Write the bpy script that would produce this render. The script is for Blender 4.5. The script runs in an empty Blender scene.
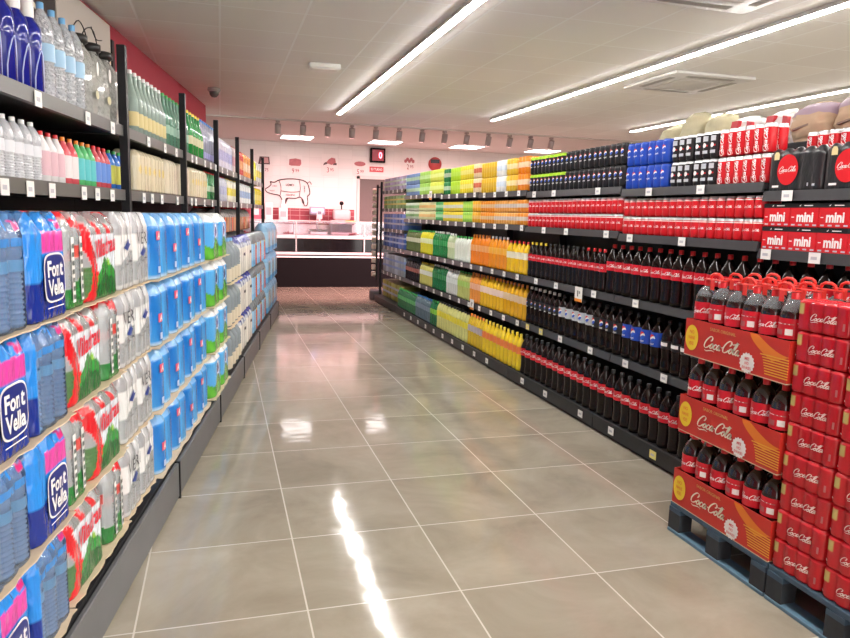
import bpy, bmesh, math, random
from mathutils import Vector, Matrix
random.seed(11)
SC = bpy.context.scene
COL = SC.collection
PI = math.pi

# ------------------------------------------------------------------ materials
MATS = {}
def mat(name, col, rough=.4, metal=0., trans=0., ior=1.45, emit=0., noise=0., nscale=20., bump=0., bscale=60., coat=0., ecol=None):
    if name in MATS: return MATS[name]
    m = bpy.data.materials.new(name); m.use_nodes = True
    nt = m.node_tree; b = nt.nodes['Principled BSDF']
    c = (col[0], col[1], col[2], 1)
    b.inputs['Base Color'].default_value = c
    b.inputs['Roughness'].default_value = rough
    b.inputs['Metallic'].default_value = metal
    b.inputs['IOR'].default_value = ior
    b.inputs['Transmission Weight'].default_value = trans
    b.inputs['Coat Weight'].default_value = coat
    if emit:
        b.inputs['Emission Color'].default_value = (*(ecol or col), 1)
        b.inputs['Emission Strength'].default_value = emit
    if noise or bump:
        tc = nt.nodes.new('ShaderNodeTexCoord')
        n = nt.nodes.new('ShaderNodeTexNoise'); n.inputs['Scale'].default_value = nscale
        n.inputs['Detail'].default_value = 5
        nt.links.new(tc.outputs['Object'], n.inputs['Vector'])
        if noise:
            r = nt.nodes.new('ShaderNodeMix'); r.data_type = 'RGBA'
            r.inputs[6].default_value = (*[max(0, x*(1-noise)) for x in col], 1)
            r.inputs[7].default_value = (*[min(1, x*(1+noise)) for x in col], 1)
            nt.links.new(n.outputs['Fac'], r.inputs[0]); nt.links.new(r.outputs[2], b.inputs['Base Color'])
        if bump:
            n2 = nt.nodes.new('ShaderNodeTexNoise'); n2.inputs['Scale'].default_value = bscale
            nt.links.new(tc.outputs['Object'], n2.inputs['Vector'])
            bp = nt.nodes.new('ShaderNodeBump'); bp.inputs['Strength'].default_value = bump; bp.inputs['Distance'].default_value = .01
            nt.links.new(n2.outputs['Fac'], bp.inputs['Height']); nt.links.new(bp.outputs['Normal'], b.inputs['Normal'])
    MATS[name] = m
    return m

def film_mat(name, wr=.7, clear=(.93, .96, 1.), rough=.13):
    """printed shrink film: colour attribute 'ink' gives the print, its alpha the ink cover"""
    if name in MATS: return MATS[name]
    m = bpy.data.materials.new(name); m.use_nodes = True
    nt = m.node_tree; b = nt.nodes['Principled BSDF']; out = nt.nodes['Material Output']
    at = nt.nodes.new('ShaderNodeAttribute'); at.attribute_name = 'ink'
    nt.links.new(at.outputs['Color'], b.inputs['Base Color'])
    b.inputs['Roughness'].default_value = rough; b.inputs['Specular IOR Level'].default_value = .6
    tr = nt.nodes.new('ShaderNodeBsdfTransparent'); tr.inputs['Color'].default_value = (*clear, 1)
    gl = nt.nodes.new('ShaderNodeBsdfGlossy'); gl.inputs['Roughness'].default_value = .09
    lw = nt.nodes.new('ShaderNodeLayerWeight'); lw.inputs['Blend'].default_value = .35
    ad = nt.nodes.new('ShaderNodeMath'); ad.operation = 'MULTIPLY_ADD'; ad.inputs[1].default_value = .55; ad.inputs[2].default_value = .10
    nt.links.new(lw.outputs['Fresnel'], ad.inputs[0])
    m1 = nt.nodes.new('ShaderNodeMixShader'); nt.links.new(ad.outputs[0], m1.inputs[0])
    nt.links.new(tr.outputs[0], m1.inputs[1]); nt.links.new(gl.outputs[0], m1.inputs[2])
    m2 = nt.nodes.new('ShaderNodeMixShader'); nt.links.new(at.outputs['Alpha'], m2.inputs[0])
    nt.links.new(m1.outputs[0], m2.inputs[1]); nt.links.new(b.outputs[0], m2.inputs[2])
    nt.links.new(m2.outputs[0], out.inputs['Surface'])
    tc = nt.nodes.new('ShaderNodeTexCoord'); mp = nt.nodes.new('ShaderNodeMapping'); mp.inputs['Scale'].default_value = (1, 1, .35)
    n = nt.nodes.new('ShaderNodeTexNoise'); n.inputs['Scale'].default_value = 38; n.inputs['Detail'].default_value = 2
    nt.links.new(tc.outputs['Object'], mp.inputs['Vector']); nt.links.new(mp.outputs[0], n.inputs['Vector'])
    bp = nt.nodes.new('ShaderNodeBump'); bp.inputs['Strength'].default_value = wr; bp.inputs['Distance'].default_value = .02
    nt.links.new(n.outputs['Fac'], bp.inputs['Height'])
    nt.links.new(bp.outputs[0], b.inputs['Normal']); nt.links.new(bp.outputs[0], gl.inputs['Normal'])
    MATS[name] = m
    return m

# ------------------------------------------------------------------ mesh builder
class MB:
    def __init__(s): s.v = []; s.f = []; s.m = []; s.sm = []; s.mats = []; s.ink = {}
    def mi(s, m):
        if m not in s.mats: s.mats.append(m)
        return s.mats.index(m)
    def add(s, vs, fs, m, smooth=False):
        o = len(s.v); k = s.mi(m)
        s.v += [tuple(x) for x in vs]
        for f in fs:
            s.f.append([i+o for i in f]); s.m.append(k); s.sm.append(smooth)
        return s
    def box(s, x0, x1, y0, y1, z0, z1, m, bev=0., seg=2):
        if bev <= 0:
            vs = [(x0,y0,z0),(x1,y0,z0),(x1,y1,z0),(x0,y1,z0),(x0,y0,z1),(x1,y0,z1),(x1,y1,z1),(x0,y1,z1)]
            return s.add(vs, [(3,2,1,0),(4,5,6,7),(0,1,5,4),(1,2,6,5),(2,3,7,6),(3,0,4,7)], m)
        bm = bmesh.new(); bmesh.ops.create_cube(bm, size=1)
        for v in bm.verts: v.co = Vector(((x0+x1)/2+v.co.x*(x1-x0), (y0+y1)/2+v.co.y*(y1-y0), (z0+z1)/2+v.co.z*(z1-z0)))
        bmesh.ops.bevel(bm, geom=bm.edges[:], offset=bev, segments=seg, affect='EDGES', profile=.5)
        bm.verts.index_update()
        s.add([v.co[:] for v in bm.verts], [[v.index for v in f.verts] for f in bm.faces], m, seg > 1)
        bm.free(); return s
    def lathe(s, prof, m, n=16, cx=0., cy=0., mfn=None, smooth=True, close=True):
        """prof: list of (r, z); mfn(zmid) -> material"""
        vs = []; rings = []
        for r, z in prof:
            if r < 1e-6: rings.append([len(vs)]); vs.append((cx, cy, z))
            else:
                rings.append(list(range(len(vs), len(vs)+n)))
                vs += [(cx+r*math.cos(2*PI*i/n-PI/2), cy+r*math.sin(2*PI*i/n-PI/2), z) for i in range(n)]
        o = len(s.v); s.v += vs
        for a in range(len(prof)-1):
            A, B = rings[a], rings[a+1]
            k = s.mi(mfn((prof[a][1]+prof[a+1][1])/2) if mfn else m)
            for i in range(n):
                j = (i+1) % n
                if len(A) == 1 and len(B) == 1: break
                if len(A) == 1: f = [A[0], B[j], B[i]]
                elif len(B) == 1: f = [A[i], A[j], B[0]]
                else: f = [A[i], A[j], B[j], B[i]]
                s.f.append([q+o for q in f]); s.m.append(k); s.sm.append(smooth)
        return s
    def tube(s, path, r, m, n=8):
        P = [Vector(p) for p in path]; vs = []
        for i, p in enumerate(P):
            t = (P[min(i+1, len(P)-1)]-P[max(i-1, 0)]).normalized()
            a = t.cross(Vector((0, 0, 1)))
            if a.length < 1e-3: a = t.cross(Vector((0, 1, 0)))
            a.normalize(); b = t.cross(a)
            rr = r[i] if isinstance(r, (list, tuple)) else r
            vs += [p+rr*(math.cos(2*PI*k/n)*a+math.sin(2*PI*k/n)*b) for k in range(n)]
        fs = []
        for i in range(len(P)-1):
            for k in range(n):
                fs.append((i*n+k, i*n+(k+1) % n, (i+1)*n+(k+1) % n, (i+1)*n+k))
        fs.append(list(range(n))[::-1]); fs.append([(len(P)-1)*n+k for k in range(n)])
        return s.add(vs, fs, m, True)
    def prism(s, poly, y0, y1, m):
        """polygon in x-z, extruded along y"""
        n = len(poly)
        vs = [(x, y0, z) for x, z in poly]+[(x, y1, z) for x, z in poly]
        fs = [list(range(n)), list(range(n, 2*n))[::-1]]+[(i, i+n, (i+1) % n+n, (i+1) % n) for i in range(n)]
        return s.add(vs, fs, m)
    def flat(s, shape, fn, m):
        """2-D shape (verts, faces) laid on a surface by fn(x, y) -> xyz"""
        return s.add([fn(x, y) for x, y in shape[0]], shape[1], m)
    def mesh(s, name):
        me = bpy.data.meshes.new(name); me.from_pydata(s.v, [], s.f)
        for m in s.mats: me.materials.append(m)
        me.polygons.foreach_set('material_index', s.m); me.polygons.foreach_set('use_smooth', s.sm)
        if s.ink:
            a = me.attributes.new('ink', 'FLOAT_COLOR', 'POINT')
            for i in range(len(s.v)): a.data[i].color = s.ink.get(i, (1, 1, 1, 1))
        me.update(); return me
    def build(s, name, parent=None, loc=(0, 0, 0), rz=0.): return link(name, s.mesh(name), parent, loc, rz)

def link(name, me, parent=None, loc=(0, 0, 0), rz=0.):
    o = bpy.data.objects.new(name, me); COL.objects.link(o)
    o.location = loc; o.rotation_euler = (0, 0, rz)
    if parent: o.parent = parent
    return o
def tag(o, label, cat, group=None, kind=None):
    if label: o['label'] = label
    if cat: o['category'] = cat
    if group: o['group'] = group
    if kind: o['kind'] = kind
    return o
def struct(name, mb): o = mb.build(name); o['kind'] = 'structure'; return o
def thing(name, loc, rz, label, cat, group=None):
    return tag(link(name, None, None, loc, rz), label, cat, group)
def place(proto, loc, rz, label, cat, group=None):
    """proto = (name, root mesh or None, [(part name, mesh, local loc, [sub parts])]); every copy is an object of its own"""
    name, me, parts = proto
    r = link(name, me, None, (loc[0], loc[1], loc[2]+.001), rz); tag(r, label, cat, group)
    for p in parts:
        c = link(p[0], p[1], r, p[2] if len(p) > 2 else (0, 0, 0))
        for q in (p[3] if len(p) > 3 else []): link(q[0], q[1], c, q[2] if len(q) > 2 else (0, 0, 0))
    return r

ONES = 'first second third fourth fifth sixth seventh eighth ninth tenth eleventh twelfth thirteenth fourteenth fifteenth sixteenth seventeenth eighteenth nineteenth'.split()
TENS = {2: 'twent', 3: 'thirt', 4: 'fort', 5: 'fift'}
def ordw(k):
    k += 1
    if k < 20: return ONES[k-1]
    t, o = divmod(k, 10)
    return TENS[t]+('ieth' if o == 0 else 'y-'+ONES[o-1])

# ------------------------------------------------------------------ lettering
_tc = {}
def text2d(body, size=1., shear=0., offset=0., sp=1.):
    key = (body, shear, offset, sp)
    if key not in _tc:
        cu = bpy.data.curves.new('lettering', 'FONT'); cu.body = body; cu.size = 1; cu.shear = shear; cu.offset = offset
        cu.space_character = sp; cu.align_x = 'CENTER'; cu.align_y = 'CENTER'; cu.resolution_u = 2
        ob = bpy.data.objects.new('lettering', cu); COL.objects.link(ob)
        dg = bpy.context.evaluated_depsgraph_get(); dg.update()
        me = bpy.data.meshes.new_from_object(ob.evaluated_get(dg))
        _tc[key] = ([(v.co.x, v.co.y) for v in me.vertices], [list(p.vertices) for p in me.polygons])
        bpy.data.objects.remove(ob); bpy.data.meshes.remove(me); bpy.data.curves.remove(cu)
    v, f = _tc[key]
    return [(x*size, y*size) for x, y in v], f
def fitw(shape, w, h=None, dx=0., dy=0.):
    xs = [p[0] for p in shape[0]]; ys = [p[1] for p in shape[0]]
    k = w/(max(xs)-min(xs)); ky = k if h is None else h/(max(ys)-min(ys))
    cx, cy = (max(xs)+min(xs))/2, (max(ys)+min(ys))/2
    return [((x-cx)*k+dx, (y-cy)*ky+dy) for x, y in shape[0]], shape[1]
def rot90(shape): return [(-y, x) for x, y in shape[0]], shape[1]
def disc(r, n=24, cx=0., cy=0., ry=None):
    ry = ry or r
    return [(cx+r*math.cos(2*PI*i/n), cy+ry*math.sin(2*PI*i/n)) for i in range(n)], [list(range(n))]
def rect(x0, x1, y0, y1, n=1):
    vs = []; fs = []
    for i in range(n+1):
        x = x0+(x1-x0)*i/n; vs += [(x, y0), (x, y1)]
    for i in range(n): fs.append([2*i, 2*i+2, 2*i+3, 2*i+1])
    return vs, fs
def crom(pts, n=6):
    P = [pts[0]]+list(pts)+[pts[-1]]; out = []
    for i in range(1, len(P)-2):
        for k in range(n):
            t = k/n; r = []
            for d in (0, 1):
                a, b, c, e = P[i-1][d], P[i][d], P[i+1][d], P[i+2][d]
                r.append(.5*((2*b)+(c-a)*t+(2*a-5*b+4*c-e)*t*t+(3*b-a-3*c+e)*t**3))
            out.append(tuple(r))
    out.append(tuple(pts[-1])); return out
def pen(strokes, wmin=.10, wmax=.29, ang=1.25, slant=.42):
    """calligraphic pen strokes -> 2-D ribbon mesh"""
    V = []; F = []
    for st in strokes:
        p = crom(st); p = [(x+slant*y, y) for x, y in p]; o = len(V)
        for i, (x, y) in enumerate(p):
            a = p[max(i-1, 0)]; b = p[min(i+1, len(p)-1)]
            dx, dy = b[0]-a[0], b[1]-a[1]; L = math.hypot(dx, dy) or 1
            d = math.atan2(dy, dx)
            w = wmin+(wmax-wmin)*abs(math.cos(d-ang))**1.5
            e = min(i, len(p)-1-i); w *= min(1, .45+.2*e)
            nx, ny = -dy/L*w/2, dx/L*w/2
            V += [(x+nx, y+ny), (x-nx, y-ny)]
        for i in range(len(p)-1): F.append([o+2*i+1, o+2*i+3, o+2*i+2, o+2*i])
    return V, F
def sh(st, dx, dy=0., k=1.): return [(x*k+dx, y*k+dy) for x, y in st]
_C = [(1.25, 1.30), (1.48, 1.45), (1.55, 1.85), (1.22, 2.12), (.75, 2.0), (.28, 1.45), (.05, .75), (.2, .15), (.62, -.04), (1.15, .22), (1.4, .6)]
_o = [(.55, .95), (.2, .75), (.08, .35), (.3, .02), (.62, .2), (.72, .6), (.5, .95), (.42, .7), (.8, .75)]
_c = [(.72, .72), (.5, .95), (.18, .65), (.12, .25), (.38, .0), (.75, .22)]
_a = [(.72, .8), (.45, .97), (.14, .6), (.14, .15), (.42, .02), (.7, .45), (.8, .95)]
_a2 = [(.8, .95), (.74, .3), (.88, .02), (1.15, .25)]
_l = [(.1, .3), (.5, 1.2), (.62, 1.9), (.42, 2.1), (.25, 1.4), (.22, .4), (.4, .02), (.68, .25)]
def wordmark():
    S = [_C, [(.55, -.40), (1.0, -.58), (1.7, -.42), (2.4, -.30), (3.1, -.45)],
         sh(_o, 1.5), sh(_c, 2.35), sh(_a, 3.15), sh(_a2, 3.15), [(4.25, .62), (4.65, .72)],
         sh(_C, 4.75), [(5.95, 1.95), (6.5, 1.65), (7.1, 1.75), (7.6, 2.05), (8.1, 1.95)],
         sh(_o, 6.25), sh(_l, 7.05), sh(_a, 7.75), sh(_a2, 7.75)]
    return fitw(pen(S), 1.)
WM = wordmark()
def globe(r):
    """round badge: red cap, white wave, blue bowl -> three shapes"""
    n = 16
    def wave(t, off): return r*(.28*math.sin(t*2.4+.4)+off)
    red = []; 
    xs = [-r+2*r*i/n for i in range(n+1)]
    def band(lo, hi):
        V = []; F = []
        for x in xs:
            c = math.sqrt(max(0, r*r-x*x)); a = max(-c, min(c, lo(x))); b = max(-c, min(c, hi(x))); V += [(x, a), (x, b)]
        for i in range(n): F.append([2*i, 2*i+2, 2*i+3, 2*i+1])
        return V, F
    up = lambda x: wave(x/r, .32); dn = lambda x: wave(x/r*.9, -.18)
    return band(up, lambda x: 9), band(dn, up), band(lambda x: -9, dn)

# ------------------------------------------------------------------ palette
white = mat('white_plastic', (.85, .85, .83), .4)
paper = mat('white_paper', (.82, .81, .78), .6)
black_metal = mat('black_powder_coat', (.018, .018, .02), .45, noise=.3)
charcoal = mat('charcoal_shelf_metal', (.028, .029, .031), .42, noise=.25)
rail_grey = mat('grey_price_rail', (.045, .046, .05), .3, noise=.15)
kick_grey = mat('grey_kick_plate', (.115, .118, .125), .38, noise=.2, nscale=6)
cola = mat('dark_cola', (.008, .004, .0035), .06, ior=1.36)
cola_glossy = mat('cola_through_clear_plastic', (.016, .008, .007), .07, coat=.6)
pet = mat('clear_plastic', (.80, .84, .87), .10, trans=.85, ior=1.2)
red = mat('soft_drink_red', (.62, .012, .02), .3)
redlab = mat('red_label', (.60, .010, .025), .35)
tomato = mat('red_printed_card', (.54, .03, .02), .45, noise=.06)
orange = mat('orange_print', (.85, .27, .02), .45)
yellow = mat('yellow_print', (.88, .62, .03), .45)
cream = mat('cream_print', (.85, .80, .62), .5)
wlet = mat('white_lettering', (.86, .84, .82), .45)
blk = mat('black_print', (.012, .012, .014), .35)
silver = mat('aluminium', (.62, .63, .65), .28, metal=.85)
for m_, v_ in ((black_metal, .2), (charcoal, .3)): m_.node_tree.nodes['Principled BSDF'].inputs['Specular IOR Level'].default_value = v_
silver_lab = mat('silver_print', (.50, .53, .57), .35)
cap_red = mat('red_cap', (.62, .02, .025), .35)
cap_white = mat('white_cap', (.82, .82, .8), .35)
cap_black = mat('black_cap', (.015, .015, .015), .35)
cap_yellow = mat('yellow_cap', (.80, .60, .04), .35)
cap_blue = mat('blue_cap', (.06, .22, .60), .35)
cap_sky = mat('light_blue_cap', (.16, .42, .72), .35)
cap_green = mat('green_cap', (.05, .38, .08), .35)
cap_orange = mat('orange_cap', (.85, .25, .03), .35)
pblue = mat('royal_blue_print', (.015, .07, .46), .35)
pred = mat('globe_red', (.65, .03, .03), .4)
lime = mat('lime_print', (.42, .70, .04), .4)
card = mat('beige_cardboard', (.62, .50, .34), .75, noise=.12, nscale=40)
handle_red = mat('red_carry_handle', (.75, .04, .03), .35)
FILM = film_mat('printed_shrink_film')
FILM2 = film_mat('opaque_wrap', .4)

# ------------------------------------------------------------------ frames of the two aisles' sides
TH = math.radians(8.69)
U = Vector((math.sin(TH), math.cos(TH), 0)); NR = Vector((-math.cos(TH), math.sin(TH), 0)); O0 = Vector((-.7728, 0, 0))
LROT = PI/2-TH
def L(s, d, z): p = O0+U*s+NR*d; return (p.x, p.y, z)
RROT = -PI/2

# ------------------------------------------------------------------ the room
CEIL = 2.87
def floor_mat():
    m = bpy.data.materials.new('polished_stone_tiles'); m.use_nodes = True; nt = m.node_tree; b = nt.nodes['Principled BSDF']
    tc = nt.nodes.new('ShaderNodeTexCoord'); mp = nt.nodes.new('ShaderNodeMapping'); mp.inputs['Location'].default_value = (.31+6, -2.435+12, 0)
    br = nt.nodes.new('ShaderNodeTexBrick'); br.offset = 0; br.squash = 1
    br.inputs['Scale'].default_value = 1; br.inputs['Brick Width'].default_value = .6; br.inputs['Row Height'].default_value = .6
    br.inputs['Mortar Size'].default_value = .0035; br.inputs['Mortar Smooth'].default_value = .1
    br.inputs['Color1'].default_value = (0, 0, 0, 1); br.inputs['Color2'].default_value = (1, 1, 1, 1); br.inputs['Mortar'].default_value = (.5, .5, .5, 1)
    nt.links.new(tc.outputs['Object'], mp.inputs['Vector']); nt.links.new(mp.outputs[0], br.inputs['Vector'])
    n1 = nt.nodes.new('ShaderNodeTexNoise'); n1.inputs['Scale'].default_value = 2.2; n1.inputs['Detail'].default_value = 8; n1.inputs['Roughness'].default_value = .62; n1.inputs['Distortion'].default_value = .5
    # each tile takes its own piece of the stone
    va = nt.nodes.new('ShaderNodeVectorMath'); va.operation = 'MULTIPLY_ADD'; va.inputs[1].default_value = (9, 9, 9)
    nt.links.new(br.outputs['Color'], va.inputs[0]); nt.links.new(tc.outputs['Object'], va.inputs[2]); nt.links.new(va.outputs[0], n1.inputs['Vector'])
    cr = nt.nodes.new('ShaderNodeValToRGB')
    cr.color_ramp.elements[0].position = .3; cr.color_ramp.elements[0].color = (.265, .232, .175, 1)
    cr.color_ramp.elements[1].position = .72; cr.color_ramp.elements[1].color = (.405, .366, .288, 1)
    nt.links.new(n1.outputs['Fac'], cr.inputs[0])
    mx = nt.nodes.new('ShaderNodeMix'); mx.data_type = 'RGBA'; mx.inputs[7].default_value = (.62, .58, .50, 1)
    nt.links.new(br.outputs['Fac'], mx.inputs[0]); nt.links.new(cr.outputs[0], mx.inputs[6]); nt.links.new(mx.outputs[2], b.inputs['Base Color'])
    b.inputs['Roughness'].default_value = .085; b.inputs['Specular IOR Level'].default_value = .42
    n2 = nt.nodes.new('ShaderNodeTexNoise'); n2.inputs['Scale'].default_value = 7; n2.inputs['Detail'].default_value = 1
    nt.links.new(va.outputs[0], n2.inputs['Vector'])
    bp = nt.nodes.new('ShaderNodeBump'); bp.inputs['Strength'].default_value = .22; bp.inputs['Distance'].default_value = .006
    nt.links.new(n2.outputs['Fac'], bp.inputs['Height']); nt.links.new(bp.outputs[0], b.inputs['Normal'])
    return m
def grid_mat(name, col, line, sx, sy, loc, mortar, rough=.8, bump=.0, rotx=False):
    m = bpy.data.materials.new(name); m.use_nodes = True; nt = m.node_tree; b = nt.nodes['Principled BSDF']
    tc = nt.nodes.new('ShaderNodeTexCoord'); mp = nt.nodes.new('ShaderNodeMapping'); mp.inputs['Location'].default_value = loc
    if rotx: mp.inputs['Rotation'].default_value = (-PI/2, 0, 0)
    br = nt.nodes.new('ShaderNodeTexBrick'); br.offset = 0; br.squash = 1
    br.inputs['Scale'].default_value = 1; br.inputs['Brick Width'].default_value = sx; br.inputs['Row Height'].default_value = sy
    br.inputs['Mortar Size'].default_value = mortar; br.inputs['Mortar Smooth'].default_value = .1
    br.inputs['Color1'].default_value = (*[c*.97 for c in col], 1); br.inputs['Color2'].default_value = (*[min(1, c*1.03) for c in col], 1); br.inputs['Mortar'].default_value = (*line, 1)
    nt.links.new(tc.outputs['Object'], mp.inputs['Vector']); nt.links.new(mp.outputs[0], br.inputs['Vector'])
    nt.links.new(br.outputs['Color'], b.inputs['Base Color']); b.inputs['Roughness'].default_value = rough
    return m
fl = MB(); fl.box(-5, 12, -5, 15.2, -.1, 0, floor_mat()); struct('floor', fl)
ceil_m = grid_mat('acoustic_ceiling_tiles', (.91, .885, .87), (1, 1, 1), .595, .595, (5.95-.02, 11.9, 0), .009)
plaster = mat('pale_plaster', (.74, .70, .68), .8, noise=.03)
c = MB(); c.box(-5, 12, -5, 11.3, CEIL, CEIL+.1, ceil_m); struct('ceiling', c)
c = MB(); c.box(-5, 12, 11.3, 15.2, CEIL+.012, CEIL+.1, plaster); struct('ceiling_rear', c)
c = MB(); c.box(-5, 12, 11.27, 11.33, CEIL-.02, CEIL+.02, mat('ceiling_edge_trim', (.55, .50, .48), .6)); struct('trim_1', c)
tile_w = grid_mat('white_wall_tiles', (.80, .75, .72), (.74, .68, .65), .3, .2, (9, 3, 0), .004, .35, rotx=True)
w = MB(); w.box(-5, 12, 15, 15.2, 0, CEIL+.012, tile_w); struct('wall_back', w)
redw = mat('crimson_wall_paint', (.42, .035, .06), .7, noise=.06)
w = MB(); w.box(-4.8, 10.35, -.15, 0, 0, CEIL, redw)
o = struct('wall_left', w); o.location = L(0, 1.12, 0); o.rotation_euler = (0, 0, LROT)
pw = mat('off_white_wall', (.72, .68, .65), .8, noise=.03)
w = MB(); w.box(11.9, 12, -5, 15, 0, CEIL, pw); struct('wall_right', w)
w = MB(); w.box(-5, 12, -5, -4.9, 2.6, CEIL, pw); struct('wall_front', w)   # lintel; unseen front opening added so outside light reaches the ceiling
for k in range(5):  # mullions of the same added front, out of view
    m = MB(); m.box(-5+4.22*k, -4.88+4.22*k, -5, -4.9, 0, 2.6, mat('added_front_mullion', (.2, .2, .21), .4)); m.v = [(x, y, z) for x, y, z in m.v]; struct('trim_%d' % (k+3), m)
w = MB(); w.box(-5, -4.9, 8, 15, 0, CEIL, pw); struct('wall_side', w)

# doorway in the back wall: flat panel painted dark for the dim room beyond, pale frame
dr = thing('doorway', (2.80, 15, 0), 0, None, None); dr.name = 'door_1'; dr['kind'] = 'structure'
del_ = [dr.pop(k) for k in ('label', 'category') if k in dr.keys()]
b = MB(); b.box(.06, 1.04, -.012, -.002, 0, 2.2, mat('painted_room_dimness', (.16, .135, .125), .7)); b.build('door_opening', dr)
b = MB(); b.box(0, .06, -.03, -.002, 0, 2.26, pw); b.box(1.04, 1.1, -.03, -.002, 0, 2.26, pw); b.box(0, 1.1, -.03, -.002, 2.2, 2.27, pw); b.build('door_frame', dr)

# ------------------------------------------------------------------ ceiling lights and fittings
glow = mat('led_diffuser', (1, .98, .95), .4, emit=40, ecol=(1., .97, .94))
house = mat('white_light_housing', (.70, .68, .66), .4)
def strip(x, y0, y1, label):
    t = thing('ceiling_light', (x, y0, CEIL), 0, label, 'ceiling light', 'long white strip lights under the ceiling')
    h = MB(); h.box(-.03, .03, 0, y1-y0, -.012, -.001, house); h.box(-.036, .036, 0, y1-y0, -.034, -.012, house)
    h.build('housing', t)
    d = MB(); d.box(-.027, .027, .02, y1-y0-.02, -.042, -.0345, glow, .003); d.build('diffuser', t)
strip(1.62, -4.5, 10.1, 'long white strip light over the middle of the tiled walkway')
strip(3.78, -4.5, 9.75, 'long white strip light above the cola shelving, between the two others')
strip(6.15, -4.5, 9.9, 'long white strip light beyond the cola shelving, lowest of the three in view')
t = thing('dome_camera', L(8.86, .62, CEIL), 0, 'small grey dome security camera on ceiling near the crimson wall', 'camera')
m = MB(); m.lathe([(0, -.001), (.07, -.001), (.075, -.03), (.062, -.045), (0, -.045)][::-1], mat('grey_camera_case', (.35, .33, .31), .4), 20); m.build('camera_base', t)
m = MB(); m.lathe([(0, -.11), (.03, -.104), (.05, -.08), (.056, -.046), (0, -.046)], mat('smoked_dome', (.09, .085, .08), .1), 20); m.build('dome', t)
t = thing('emergency_light', (.98, 7.0, CEIL), 0, 'white rectangular emergency light on the ceiling tiles', 'emergency light')
m = MB(); m.box(-.15, .15, -.07, .07, -.05, -.001, white, .012); m.build('case', t)
m = MB(); m.box(-.12, .12, -.05, .05, -.056, -.051, mat('frosted_lens', (.8, .8, .76), .3)); m.build('lens', t)
def cassette(x, y, label):
    t = thing('air_conditioner', (x, y, CEIL), 0, label, 'air conditioner', 'white ceiling air conditioner cassettes')
    m = MB(); m.box(-.45, .45, -.45, .45, -.03, -.001, house, .008); m.build('fascia', t)
    gm = mat('pale_grille', (.66, .63, .60), .6)
    m = MB(); m.box(-.24, .24, -.24, .24, -.036, -.031, gm)
    for k in range(8): m.box(-.23, .23, -.215+k*.058, -.20+k*.058, -.040, -.036, house)
    m.build('grille', t)
    for k in range(4):
        a = k*PI/2; m = MB(); m.box(-.26, .26, -.385, -.325, -.034, -.031, mat('vent_painted_shadow', (.42, .40, .38), .7)); m.build('air_slot', t, (0, 0, 0), a)  # flat strip, its grey painted on for the shade in the slot
cassette(4.55, 6.35, 'white square air conditioner in ceiling between two strip lights')
cassette(2.92, 3.70, 'white square air conditioner cut by the upper edge of the photo')
spot_m = mat('grey_spot_can', (.42, .36, .35), .5, noise=.1)
for k in range(13):
    x = .895+k*.395 if k < 8 else .895+k*.395
    t = thing('track_spotlight', (x, 11.62, CEIL+.012), 0, ordw(k)+' grey cylinder spotlight, counting along the row from the water shelving', 'spotlight', 'grey spotlights in a row before the meat counter')
    m = MB(); m.box(-.03, .03, -.03, .03, -.03, -.001, spot_m); m.tube([(0, 0, -.03), (0, 0, -.06)], .01, spot_m); m.build('mount', t)
    m = MB(); m.tube([(0, -.03, -.055), (0, .03, -.19)], .048, spot_m, 16); m.build('lamp_can', t)
    m = MB(); m.tube([(0, .031, -.191), (0, .032, -.193)], .04, mat('pink_lamp_lens', (1, .62, .60), .4, emit=3), 16); m.build('lens', t)
    if k % 2 == 0:
        ld = bpy.data.lights.new('pink_spot', 'SPOT'); ld.energy = 95; ld.color = (1, .50, .52); ld.spot_size = 2.0; ld.spot_blend = .8; ld.shadow_soft_size = .06
        lo = bpy.data.objects.new('spot_beam', ld); COL.objects.link(lo); lo.location = (x, 11.70, CEIL-.24); lo.rotation_euler = (math.radians(38), 0, 0)
pan = mat('led_panel', (1, .95, .93), .4, emit=3.2)
for k, x in enumerate((1.43, 3.15, 4.86, 6.55)):
    t = thing('ceiling_panel', (x, 13.9, CEIL+.012), 0, 'glowing ceiling panel over the meat counter, %s from the water shelving' % ordw(k), 'ceiling light', 'glowing panels over the meat counter')
    m = MB(); m.box(-.31, .31, -.31, .31, -.014, -.001, house); m.build('frame', t)
    m = MB(); m.box(-.285, .285, -.285, .285, -.018, -.0145, pan); m.build('diffuser', t)

# ------------------------------------------------------------------ shelving on the soft drink side
BAYS = [(1.55, 2.949), (2.952, 4.257), (4.26, 5.80), (5.803, 7.02), (7.023, 8.335), (8.338, 10.13)]
TT = [1.622, 1.668, 1.688, 1.705, 1.715, 1.735]
S2 = [1.338, 1.372, 1.388, 1.397, 1.40, 1.405]
S3, S4, SB = .950, .535, .115
XF = 2.60
blab = ['black shelving bay behind the two cola pallets', 'black shelving bay filled with cola just past the pallet', 'black shelving bay with silver labelled cola bottles on its second tier',
        'black shelving bay of yellow and gold drinks beside the cola', 'black shelving bay of white and lime drinks beyond the gold ones', 'black shelving bay of green and pale drinks near the far end']
def shelf_part(t, y0, y1, z, xf, xb=3.0, strip_h=.046):
    m = MB(); m.box(xf+.012, xb, y0, y1, z-.03, z, charcoal); sh_ = m.build('shelf', t)
    m = MB(); m.prism([(xf-.004, z-strip_h), (xf+.011, z-strip_h), (xf+.011, z+.004), (xf+.006, z+.004)], y0+.003, y1-.003, rail_grey); m.build('price_rail', sh_)
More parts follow.
